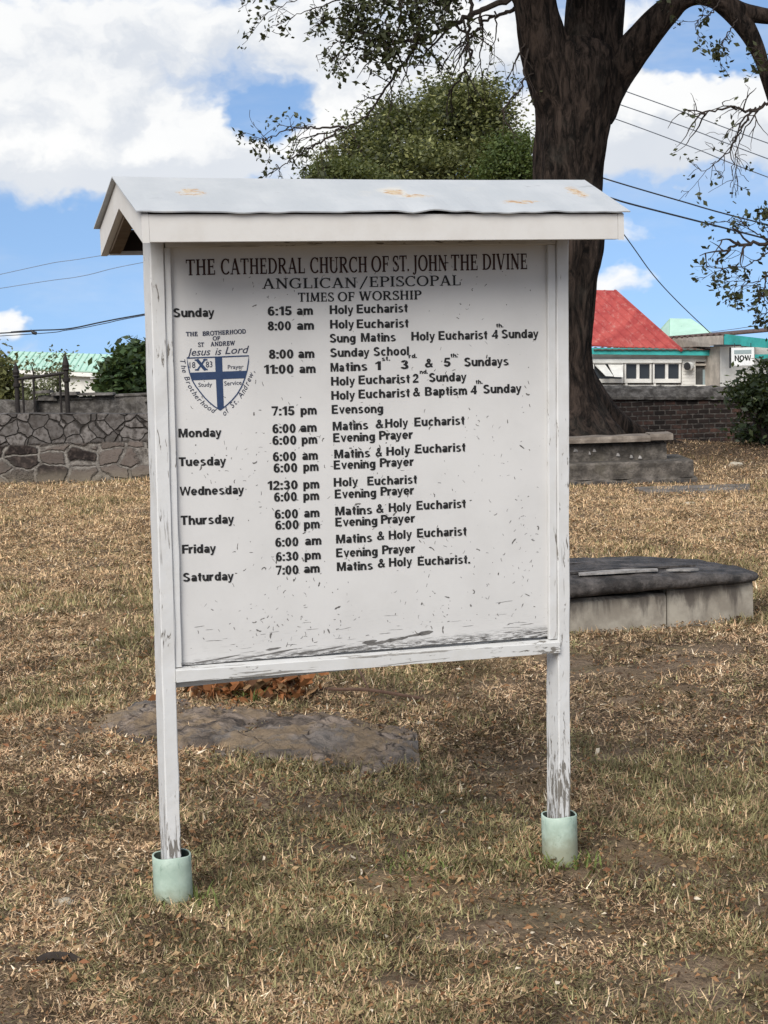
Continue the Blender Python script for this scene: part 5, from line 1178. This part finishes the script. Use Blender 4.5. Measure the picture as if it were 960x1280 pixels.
for k, (a, z, w) in enumerate(((712, .40, .05), (724, .43, .06), (748, .42, .05), (778, .36, .05), (795, .33, .045), (806, .32, .05), (836, .16, .03), (742, .39, .03))):
    x = px(a); w *= .55; hexa(bm, [(x-w, .400, z-.02), (x+w, .405, z-.025), (x+w, .45, z-.03), (x-w, .45, z-.03), (x-w*.3, .408, z+.02), (x+w*.4, .408, z+.008), (x+w*.6, .45, z+.02), (x-w*.5, .45, z+.03)], .01)
obj('broken_render', bm, M_fresh, mo)
tp = obj('top_slab', blockrow(px(560), px(818), .28, .80, .515, .585, .03, .01), M_monutop, mo)
obj('top_slab', blockrow(px(817)+.01, px(847), .30, .80, .525, .600, .03, .01, 8), M_monutop, mo)
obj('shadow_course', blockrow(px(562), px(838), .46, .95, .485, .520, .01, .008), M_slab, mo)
g_ = gnd(875, 615); lg = bmesh.new()
hexa(lg, [(-.62, -.22, -.05), (.52, -.20, -.05), (.66, .42, -.05), (-.70, .40, -.05), (-.62, -.22, .035), (.52, -.20, .03), (.66, .42, .045), (-.70, .40, .05)], .012)
ld = obj('ledger_stone', lg, M_ledger, None, g_); tag(ld, 'flat grey grave slab in the grass right of the stepped tomb', 'grave slab')
# low tomb with black slab
q0, q1 = gnd(700, 794), gnd(945, 776); ang = math.atan2(q1.y-q0.y, q1.x-q0.x); wl = (q1.xy-q0.xy).length
tm = thing('slab_tomb', 'low cement block tomb under a cracked black stone slab, right of the board', 'tomb', (q1.x, q1.y, float(terrain(q1.x, q1.y))), ang)
zt = .225
bm = blockrow(-wl*.455, -.005, .02, .95, -.08, zt+.02, .02, .012, 14); obj('side_block', bm, M_tombbase, tm)
bm = blockrow(-1.75, -wl*.455-.016, .0, .95, -.08, zt-.01, .02, .012, 20); obj('side_block', bm, M_tombbase, tm)
def slab():
    bm = bmesh.new(); n = 70
    prof = [(.02, .0), (-.028, .008), (-.042, .03), (-.036, .054), (-.010, .070), (.03, .074)]
    out = [(-1.80, -.03), (-1.2, -.035), (-.7, -.03), (-.35, -.015), (-.10, .0), (.005, .06), (.03, .25), (.02, .6), (-.02, .85), (-.35, 1.0), (-1.0, 1.03), (-1.80, 1.02)]
    P = spline([(a, b) for a, b in out], 8); cx, cy = -.9, .5; rings = []
    for (off, z) in prof:
        ring = []
        for i, p in enumerate(P):
            d = Vector((p[0]-cx, (p[1]-cy)*1.6)).normalized(); w = .010*noise.noise(Vector((p[0]*5, p[1]*5, off*12)))+.006*noise.noise(Vector((p[0]*17, p[1]*17, off*30))); tp_ = 1.25+.62*min(0, -(p[0]+.75))
            k_ = 1+.35*noise.noise(Vector((p[0]*9, p[1]*9, 4)))
            ring.append(bm.verts.new((p[0]-d.x*off*k_, p[1]-d.y*off*k_, zt+.010+z*max(.55, tp_)+w)))
        rings.append(ring)
    m = len(P)
    for a, b in zip(rings, rings[1:]):
        for i in range(m): bm.faces.new((a[i], a[(i+1) % m], b[(i+1) % m], b[i]))
    # top, filled inward
    prev = rings[-1]
    for f in (.75, .5, .25):
        ring = [bm.verts.new((cx+(v.co.x-cx)*f, cy+(v.co.y-cy)*f, zt+.010+.082*max(.55, 1.25+.62*min(0, -(cx+(v.co.x-cx)*f+.75)))+.012*noise.noise(Vector((v.co.x*f*5, v.co.y*f*5, 2)))+.006*noise.noise(Vector((v.co.x*f*15, v.co.y*f*15, 2))))) for v in rings[-1]]
        for i in range(m): bm.faces.new((prev[i], prev[(i+1) % m], ring[(i+1) % m], ring[i]))
        prev = ring
    bm.faces.new(prev); bm.faces.new(rings[0][::-1]); bmesh.ops.recalc_face_normals(bm, faces=bm.faces); return bm
sl = obj('black_slab', slab(), M_slab, tm, smooth=True)
def flake(pts, z, m, name, par):
    bm = bmesh.new(); prism(bm, [(a, b, zt+.010+.082*max(.55, 1.25+.62*min(0, -(a+.75)))+z) for a, b in pts], (0, 0, .012)); bmesh.ops.recalc_face_normals(bm, faces=bm.faces); return obj(name, bm, m, par)
flake([(-1.12, .07), (-.80, .03), (-.62, .05), (-.60, .10), (-.78, .12), (-.95, .14), (-1.10, .12)], .006, M_fresh, 'broken_patch', sl)
flake([(-.56, .06), (-.42, .03), (-.34, .07), (-.45, .10)], .004, M_fresh, 'broken_patch', sl)
flake([(-1.20, .14), (-.95, .15), (-.70, .13), (-.45, .20), (-.28, .22), (-.45, .25), (-.80, .18), (-1.1, .20)], .008, M_slab, 'raised_flake', sl)
# rock outcrop in the turf
def rock():
    a, b = gnd(105, 925), gnd(505, 925); c = (a+b)/2; c = gnd(297, 916); hw = (b.x-a.x)/2*1.05; bm = bmesh.new(); n, m = 170, 90; rows = []
    for j in range(m+1):
        row = []
        for i in range(n+1):
            x = (i/n*2-1)*hw*1.08; y = (j/m*2-1)*.80; xx, yy = x/hw, y/.66
            sk = yy+.42*xx                                     # lies slantwise: far end left, near end right
            e = math.sqrt((xx)**2+(sk*1.08)**2)+.16*noise.noise(Vector((x*2.2, y*2.6, 3)))+.07*noise.noise(Vector((x*6, y*6, 1)))
            h = .085*max(-.8, min(1, (1-e)*2.2))-.03*max(0, noise.noise(Vector((x*2.7, y*4.2, 12)))*2-.25) 
            h *= .65+.5*max(0, -sk+.1)+.45*float(sstep(-.35, -.6, xx))
            z = h+.030*noise.noise(Vector((x*3.1, y*4, 7)))+.024*noise.noise(Vector((x*8, y*11, 9)))+.018*noise.noise(Vector((x*17, y*24, 2)))+.010*noise.noise(Vector((x*38, y*46, 5)))
            row.append(bm.verts.new((x, y, z-.016)))
        rows.append(row)
    for p, q in zip(rows, rows[1:]):
        for i in range(n): bm.faces.new((p[i], p[i+1], q[i+1], q[i]))
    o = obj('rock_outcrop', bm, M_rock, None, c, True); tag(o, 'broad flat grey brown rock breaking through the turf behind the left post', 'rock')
rock()
# small things on the ground
def pebble(px_, py_, r, label, m, sq=.6, seed=0, cat='stone', name='loose_stone'):
    bm = bmesh.new(); bmesh.ops.create_icosphere(bm, subdivisions=3, radius=1)
    for v in bm.verts:
        k = 1+.28*noise.noise(v.co*1.6+Vector((seed*3, 0, 0))); v.co = Vector((v.co.x*r*1.35*k, v.co.y*r*k, v.co.z*r*sq*k))
    o = obj(name, bm, m, None, gnd(px_, py_)+Vector((0, 0, r*.25)), True); tag(o, label, cat, 'loose stones in the turf')
pebble(79, 1131, .026, 'pale cream stone in the dry grass left of the left post', M_stone, .5, 1)
pebble(140, 942, .024, 'small pale stone beside the left end of the flat rock', M_stone, .45, 2)
pebble(920, 583, .075, 'small whitish stone on the bare slope by the brick wall', M_stone, .6, 3)
pebble(862, 632, .06, 'whitish stone lying just in front of the flat grave slab', M_stone, .4, 4)
pebble(527, 905, .02, 'tiny light stone near the right end of the flat rock', M_stone, .5, 5)
bm = bmesh.new(); tube(bm, spline([(-.055, 0, .012), (-.02, .004, .020), (.03, 0, .020), (.062, -.006, .012)], 4), [.006, .011, .013, .014, .015, .014, .015, .014, .013, .012, .010, .008, .006], 8)
tag(obj('dead_stick', bm, M_stick, None, gnd(72, 1206)), 'short dark dead stick lying in the turf near the bottom left corner', 'stick')
c0 = gnd(460, 876); bm = bmesh.new()
P = [gnd(a, b)-c0+Vector((0, 0, h)) for a, b, h in ((400, 866, .02), (425, 872, .04), (455, 875, .05), (490, 877, .04), (530, 879, .02))]
tube(bm, spline([tuple(p) for p in P], 5), .008, 6); P = [gnd(a, b)-c0+Vector((0, 0, h)) for a, b, h in ((462, 876, .05), (452, 868, .10), (440, 858, .12), (415, 850, .10))]
tube(bm, spline([tuple(p) for p in P], 5), .005, 5)
tag(obj('dry_branch', bm, M_branch, None, c0), 'thin dry reddish forked branch lying behind the flat rock', 'branch')
def dead_plant(px_, py_, w, h, n, label, seed):
    b = gnd(px_, py_); o = thing('withered_plant', label, 'plant', b, 0, 'withered plants under the board'); r = np.random.default_rng(seed)
    c = r.normal(size=(n, 3))*np.array([w*.42, w*.30, h*.30])+np.array([0, 0, h*.45]); c[:, 2] = np.abs(c[:, 2])
    V = leaf_faces(c, .085, .042, .8, r, .3); u = r.random((n, 1)); cc = np.where(r.random((n, 1)) < .7, np.array([.30, .125, .052])*(.45+.9*u), np.array([.34, .21, .11])*(.6+.7*u)); cc = np.where(r.random((n, 1)) < .15, np.array([.09, .045, .025]), cc)
    npmesh('dead_foliage', V, 4, M_litter, o, cc); bm = bmesh.new()
    for k in range(7): e = Vector((r.normal()*w*.35, r.normal()*w*.2, h*(.5+.4*r.random()))); tube(bm, [(0, 0, -.02), e*.5+Vector((0, 0, .02)), e], [.004, .003, .002], 4)
    obj('stem', bm, M_branch, o)
dead_plant(288, 872, .30, .12, 190, 'wider clump of withered orange brown leaves under the left of the bottom rail', 1)
dead_plant(360, 872, .15, .15, 110, 'smaller clump of withered orange brown leaves under the middle of the bottom rail', 2)
def green_tuft(px_, py_, n, label, h=.10, w=.10, seed=0):
    b = gnd(px_, py_); r = np.random.default_rng(seed); V = []
    for k in range(n):
        a = r.random()*6.28; L = h*(.5+.7*r.random()); p = np.array([r.normal()*w*.4, r.normal()*w*.3, 0]); d = np.array([math.cos(a)*.6, math.sin(a)*.6, .8])*L; s = np.array([-math.sin(a), math.cos(a), 0])*.0035
        m = p+d*.6; V.append([p-s, p+s, m+s*.8, m-s*.8]); e = p+d+np.array([d[0]*.25, d[1]*.25, -.01]); V.append([m-s*.8, m+s*.8, e+s*.15, e-s*.15])
    u = r.random((len(V), 1)); c = np.array([.13, .16, .05])*(.5+.9*u)
    tag(npmesh('grass_tuft', V, 4, M_blade, None, c, tuple(b)), label, 'grass tuft', 'green grass tufts')
green_tuft(316, 878, 40, 'small green grass tuft sprouting between the two withered clumps', .09, .10, 1)
green_tuft(222, 1128, 60, 'green grass tuft growing around the foot of the left pipe', .07, .16, 2)
green_tuft(695, 1086, 70, 'green grass tuft growing around the foot of the right pipe', .075, .18, 3)
green_tuft(500, 1095, 90, 'green grass tuft in the middle between the two posts', .05, .35, 4)

# ------------------------------------------------------------------ houses beyond the brick wall
YH = 55.0
hb = at(800, 440, YH); hz = float(terrain(hb.x, YH)); hb = Vector((hb.x, YH, hz))
hs = thing('timber_house', 'white timber house with red sheet roof and row of windows beyond the brick wall', 'house', hb)
H = lambda a, b, Y=YH: at(a, b, Y)-hb
u = F/YH
zf0, zf1 = H(820, 446).z, H(820, 437.5).z
bm = bmesh.new(); hexa(bm, [H(560, 441, 55.0), H(896, 444.5, 55), H(896, 444.5, 55.1), H(560, 441, 55.1), H(560, 433, 55.0), H(896, 436.6, 55), H(896, 436.6, 55.1), H(560, 433, 55.1)]); obj('teal_fascia', bm, M_teal, hs)
zl = H(800, 442).z; zg = -.3
# wall in pieces around the openings: band, sill wall, piers
def panel_px(bm, x0, y0, x1, y1, Y, th=.14):
    a = H(x0, y1, Y); b = H(x1, y1, Y); c = H(x1, y0, Y); d = H(x0, y0, Y); n = Vector((0, th, 0)); hexa(bm, [a, b, b+n, a+n, d, c, c+n, d+n])
bm = bmesh.new(); Yw = 55.35
panel_px(bm, 560, 440, 900, 452, Yw); panel_px(bm, 560, 481, 900, 560, Yw); panel_px(bm, 852, 452.01, 869.5, 480.99, Yw); panel_px(bm, 889.5, 452.01, 900, 480.99, Yw); panel_px(bm, 560, 452.01, 738, 480.99, Yw)
wl_ = obj('wall', bm, M_white, hs)
bm = bmesh.new()
for k in range(9):
    y = 448+k*4.2
    for (a, b) in (((853.5, 868.5), (890.5, 899)) if 451 < y < 480 else ((853, 899),)): panel_px(bm, a, y, b, y+3.2, Yw-.02, .019)
    if 451 < y < 480: panel_px(bm, 890.5, y, 899, y+3.2, Yw-.021, .018)
obj('clapboard', bm, M_white, hs)
bm = bmesh.new(); panel_px(bm, 700, 449.0, 852, 453.5, Yw-.16, .10); panel_px(bm, 741, 440.6, 853, 446.2, Yw-.10, .06); obj('window_head', bm, M_white, hs)
def window(x0, x1, open_=False):
    bm = bmesh.new()
    for (a, b, c, d) in ((x0, 452.4, x1, 455), (x0, 473.5, x1, 478.5), (x0, 455.01, x0+2.2, 473.49), (x1-2.2, 455.01, x1, 473.49)): panel_px(bm, a, b, c, d, Yw-.10, .16)
    mid = (x0+x1)/2
    if not open_: panel_px(bm, mid-1.8, 455.01, mid+1.8, 473.49, Yw-.08, .12)
    w = obj('window', bm, M_white, hs)
    bm = bmesh.new(); panel_px(bm, x0+2.2, 455, x1-2.2, 473.5, Yw+.02, .02); obj('pane', bm, M_glass, w)
    bm = bmesh.new(); panel_px(bm, x0+1, 478.5, x0+4, 492, Yw-.07, .12); panel_px(bm, x0, 490.2, x1, 492, Yw-.06, .06); obj('lower_frame', bm, M_white, w)
    if open_:
        for (a, b, c, d, e, f, g, h) in ((743.5, 456.5, 756.5, 456.5, 766.5, 470.5, 757, 470.0), (760, 456, 778.5, 456.5, 779, 471.5, 767.5, 471)):
            bm = bmesh.new(); prism(bm, [H(a, b, Yw-.08), H(c, d, Yw-.08), H(e, f, Yw-.75), H(g, h, Yw-.75)], (0, .02, .03)); bmesh.ops.recalc_face_normals(bm, faces=bm.faces); obj('open_sash', bm, M_white, w)
window(740.5, 779.5, True); window(780.5, 814.5); window(816, 851)
bm = bmesh.new(); panel_px(bm, 869.6, 456.8, 889.4, 560, Yw+.10, .05); dr_ = obj('doorway', bm, M_interior, hs)
bm = bmesh.new(); panel_px(bm, 869.5, 454.5, 889.5, 457, Yw-.04, .1); panel_px(bm, 885.3, 457.01, 887, 500, Yw-.02, .1); panel_px(bm, 888, 457.01, 890.2, 500, Yw-.04, .1); obj('door_frame', bm, M_offwhite, dr_)
bm = bmesh.new(); panel_px(bm, 878.5, 462, 884.5, 500, Yw+.06, .03); obj('door_leaf', bm, M_grey, dr_)
bm = bmesh.new(); v_ = H(862, 457.5, Yw-.05); tube(bm, [v_+Vector((.03, .05, 0)), v_+Vector((-.02, -.16, .0)), v_+Vector((-.06, -.22, -.02))], [.10, .13, .12], 12); obj('wall_lamp', bm, M_ac, hs)
bm = bmesh.new(); tube(bm, [H(859.2, 457.8, Yw-.29), H(858.6, 457.9, Yw-.31)], .125, 12); obj('lamp_hood', bm, M_dark, hs)
bm = bmesh.new(); tube(bm, [H(894, 444, Yw-.1), H(896, 462, Yw-.1), H(898, 505, Yw-.1)], .045, 8); obj('teal_downpipe', bm, M_teal, hs)
# red gable roof seen from its corner
rA, rB = H(600, 361, 64.0), H(769, 364.5, 59.5); rC = H(852, 438.5, 54.9); rD = rA+(rC-rB)
bm = bmesh.new(); roof_plane(bm, rD, rC, rB, rA, .05); bk = Vector((-(rC-rB).x*.55, 6.0, (rC-rB).z)); roof_plane(bm, rB, rB+bk, rA+bk, rA, .05); bmesh.ops.recalc_face_normals(bm, faces=bm.faces)
rr_ = obj('red_roof', bm, M_redroof, hs)
bm = bmesh.new(); nn = (rB-rC).cross(rD-rC).normalized()
if nn.y > 0: nn = -nn
for k in range(15):
    t = k/14; a, c = rC.lerp(rD, t), rB.lerp(rA, t); tube(bm, [a+nn*.03, c+nn*.03], .04 if k else .06, 5)
obj('roof_seam', bm, M_redroof, rr_)
bm = bmesh.new(); hexa(bm, [rD*.0+H(560, 500, 56), H(848, 500, 55.6), H(848, 500, 61), H(560, 500, 66), H(560, 436, 56.0), H(846, 437.5, 55.6), H(846, 437.5, 61), H(560, 436, 66)]); obj('gable_wall', bm, M_offwhite, hs)
bm = bmesh.new(); n = 60; rows = []
for i in range(n+1):
    s = i/n; x = 742+(897-742)*s; w = .022*math.sin(i*1.9)
    rows.append([bm.verts.new(p) for p in (H(x, 436.6+.3*math.sin(i*1.9), 54.93), H(x, 434.3, 55.9)+Vector((0, 0, w)))])
for a, b in zip(rows, rows[1:]): bm.faces.new((a[0], b[0], b[1], a[1]))
o_ = obj('lean_to_sheet', bm, M_rustedge, hs); o_.modifiers.new('thickness', 'SOLIDIFY').thickness = .03
# annex on the right
ab = at(925, 440, 52); ab = Vector((ab.x, 52, float(terrain(ab.x, 52))))
an = thing('annex', 'flat roofed white annex with deep teal fascia beside the red roofed house', 'building', ab)
A_ = lambda a, b, Y: at(a, b, Y)-ab
def quadbox(bm, p, n): prism(bm, p, n); bmesh.ops.recalc_face_normals(bm, faces=bm.faces)
bm = bmesh.new(); quadbox(bm, [A_(838, 434.5, 58), A_(904, 432, 53), A_(904, 419.3, 53), A_(836, 422.5, 58)], (.06, .10, 0)); obj('side_band', bm, M_offwhite, an)
bm = bmesh.new(); quadbox(bm, [A_(905, 430.5, 53), A_(1040, 442, 47), A_(1040, 437 - 3.5, 47), A_(905, 417.5, 53)], (.05, .12, 0)); obj('teal_fascia', bm, M_teal, an)
bm = bmesh.new(); n = 50; rows = []
for i in range(n+1):
    s = i/n; p = A_(834, 421.5, 58.1).lerp(A_(905.5, 417.3, 52.95), s); w = Vector((0, 0, .03*math.sin(i*1.25))); rows.append([bm.verts.new(q) for q in (p+w, p+w+Vector((5, 4.5, .25)))])
for a, b in zip(rows, rows[1:]): bm.faces.new((a[0], b[0], b[1], a[1]))
o_ = obj('roof_sheet', bm, M_rustedge, an); o_.modifiers.new('thickness', 'SOLIDIFY').thickness = .035
bm = bmesh.new(); quadbox(bm, [A_(900, 560, 54), A_(1040, 560, 48.5), A_(1040, 436, 48.5), A_(900, 430, 54)], (.08, .14, 0)); obj('wall', bm, M_white, an)
bm = bmesh.new(); quadbox(bm, [A_(840, 520, 58.6), A_(899.6, 520, 54.1), A_(899.6, 433, 54.1), A_(840, 433.5, 58.6)], (.08, .14, 0)); obj('wall', bm, M_offwhite, an)
bm = bmesh.new(); quadbox(bm, [A_(943.5, 448, 51.0), A_(1000, 452, 48.8), A_(1000, 443, 48.8), A_(943.5, 443, 51.0)], (.05, .06, 0)); obj('teal_shutter', bm, M_teal, an)
bm = bmesh.new(); quadbox(bm, [A_(893, 433.5, 52.6), A_(944, 432.2, 51.6), A_(944, 430.8, 51.6), A_(893, 430.6, 52.6)], (.15, .9, 0)); obj('awning_edge', bm, M_dark, an)
bm = bmesh.new(); quadbox(bm, [A_(912, 460, 52.4), A_(914, 460, 52.4), A_(914, 434, 52.4), A_(912, 434, 52.4)], (0, .06, 0)); obj('post', bm, M_dark, an)
# hanging sign
nb = A_(928.5, 446, 51.2)+ab; ns = thing('hanging_sign', 'white hanging sign with a grey band and the word NOW under the annex eave', 'sign', nb, R(-12))
sx = 51.2/F
bm = bmesh.new(); box(bm, (-14*sx, 0, -11*sx), (14*sx, .05, 11.5*sx), .01); bd = obj('sign_board', bm, M_signwhite, ns)
bm = bmesh.new(); box(bm, (-10.5*sx, -.006, 3.5*sx), (10.5*sx, -.001, 8.5*sx)); obj('grey_band', bm, M_grey, bd)
V, Fc = [], []
_fc = bpy.data.curves.new('letters', 'FONT'); _fo = bpy.data.objects.new('letters', _fc); C.objects.link(_fo)
v, f = heavy('NOW'); place(v, f, -10*sx, -5*sx, 10*sx, -5*sx, 7*sx, -.004, V, Fc, up=Vector((0, 1))); bpy.data.objects.remove(_fo)
pydata('lettering', V, Fc, M_black, bd)
bm = bmesh.new(); tube(bm, [(-10*sx, .02, 11*sx), (-10*sx, .02, 17*sx)], .012, 6); tube(bm, [(10*sx, .02, 11*sx), (10*sx, .02, 17*sx)], .012, 6); obj('hanger', bm, M_dark, ns)
# green hipped roof further back
pb = at(853, 420, 75); pb = Vector((pb.x, 75, float(terrain(pb.x, 75)))); G = lambda a, b, Y: at(a, b, Y)-pb
gp = thing('green_hipped_building', 'small building with mint green hipped roof peeping out beyond the red roof', 'building', pb)
e = [G(820, 419.5, 76.5), G(837, 422, 73), G(890, 418.5, 73), G(876, 417.5, 77.5)]; t_ = [G(837.5, 400, 75.2), G(863, 400.5, 75.2)]
bm = bmesh.new()
for q in ([e[0], e[1], t_[0]], [e[1], e[2], t_[1], t_[0]], [e[2], e[3], t_[1]], [e[3], e[0], t_[0], t_[1]]): bm.faces.new([bm.verts.new(p) for p in q])
bmesh.ops.recalc_face_normals(bm, faces=bm.faces); gr = obj('roof', bm, M_greenroof, gp); gr.modifiers.new('thickness', 'SOLIDIFY').thickness = .08
bm = bmesh.new()
for k in range(9):
    s = k/8; tube(bm, [e[1].lerp(e[2], s)+Vector((0, -.02, .03)), t_[0].lerp(t_[1], s)+Vector((0, -.02, .03))], .03, 4)
obj('seam', bm, M_greenrib, gr)
bm = bmesh.new(); hexa(bm, [Vector((p.x*.94, p.y*.9, -.5)) for p in (e[1], e[2], e[3], e[0])]+[Vector((p.x*.94, p.y*.9, p.z-.1)) for p in (e[1], e[2], e[3], e[0])]); obj('wall', bm, M_cream, gp)

# ------------------------------------------------------------------ overhead cables, all meeting behind the big trunk
def cable(label, pts, r, m=M_cable, sag=0.0, name='overhead_cable', group=None):
    P = [at(a, b, Y) for a, b, Y in pts]; c0 = P[0].copy(); bm = bmesh.new()
    tube(bm, [Vector(p)-c0 for p in spline([tuple(p) for p in P], 8)], r, 6); o = obj(name, bm, m, None, c0); tag(o, label, 'cable', group or 'overhead cables'); return o
cable('black cable crossing the sky right of the trunk, second from the bottom of five', [(712, 206, 36.5), (749, 221, 36), (850, 251, 36), (952, 279, 36), (1300, 365, 37)], .017)
cable('thick black cable crossing the sky right of the trunk, just above the red roof', [(712, 232, 36.5), (765, 248, 36), (800, 258, 36), (960, 299, 36), (1300, 388, 37)], .019)
for lb, l in (('thin grey wire, topmost of the three crossing the cloud right of the trunk', [(540, 176, 54), (627, 136, 52), (675, 114, 50), (722, 92, 36), (772, 110.5, 36), (865, 144, 36), (960, 179, 36), (1300, 300, 37)]),
              ('thin grey wire, middle of the three crossing the cloud right of the trunk', [(540, 205, 54), (640, 172, 52), (673, 157, 50), (722, 112, 36), (767, 128, 36), (865, 162, 36), (960, 198.5, 36), (1300, 322, 37)]),
              ('thin grey wire, lowest of the three crossing the cloud right of the trunk', [(560, 200, 54), (660, 160, 50), (722, 136, 37), (760, 145.5, 36), (865, 184, 36), (960, 221.5, 36), (1300, 345, 37)])):
    cable(lb, l, .010, M_cable2)
cable('black service cable sloping down from the board roof to the annex', [(715, 205, 36), (785, 300, 41), (816, 343, 44), (846, 376, 47), (887, 415.5, 52.5)], .013)
cable('faint grey wire above the annex, running out to the right edge', [(887, 415.3, 52.6), (920, 411, 52), (960, 406, 51), (1200, 380, 48)], .009, M_cable2)
cable('faint grey wire above the other two, left of the board under its roof', [(-420, 440, 60), (0, 343, 50), (123, 320, 47), (420, 272, 52), (640, 219, 50), (712, 206, 37)], .009, M_cable3)
cable('faint grey wire, middle one left of the board, between the roof and the clamped cable', [(-420, 430, 60), (0, 360.5, 50), (100, 345.5, 48), (179, 328, 47), (420, 288, 52), (640, 246, 50), (712, 232, 37)], .009, M_cable3)
cb = cable('thick sagging black cable left of the board, with a dark clamp on it', [(-400, 438, 52), (0, 416.5, 42), (14, 415, 41.8), (42, 413, 41), (85, 411, 40.4), (130, 402, 39.5), (182, 392.5, 38.6), (420, 352, 37), (705, 300, 36)], .016)
cable('thinner black cable hanging just below the clamped one, left of the board', [(-400, 442, 52), (0, 420, 42.2), (85, 412.5, 40.6), (130, 404.5, 39.7), (182, 394, 38.8), (420, 354, 37), (705, 304, 36.2)], .009)
p_ = at(42, 415, 41)-at(-400, 438, 52); bm = bmesh.new(); tube(bm, [p_+Vector((-.07, 0, .05)), p_+Vector((.0, 0, -.02)), p_+Vector((.07, 0, -.035))], [.02, .045, .04], 8); obj('clamp', bm, M_cable, cb)
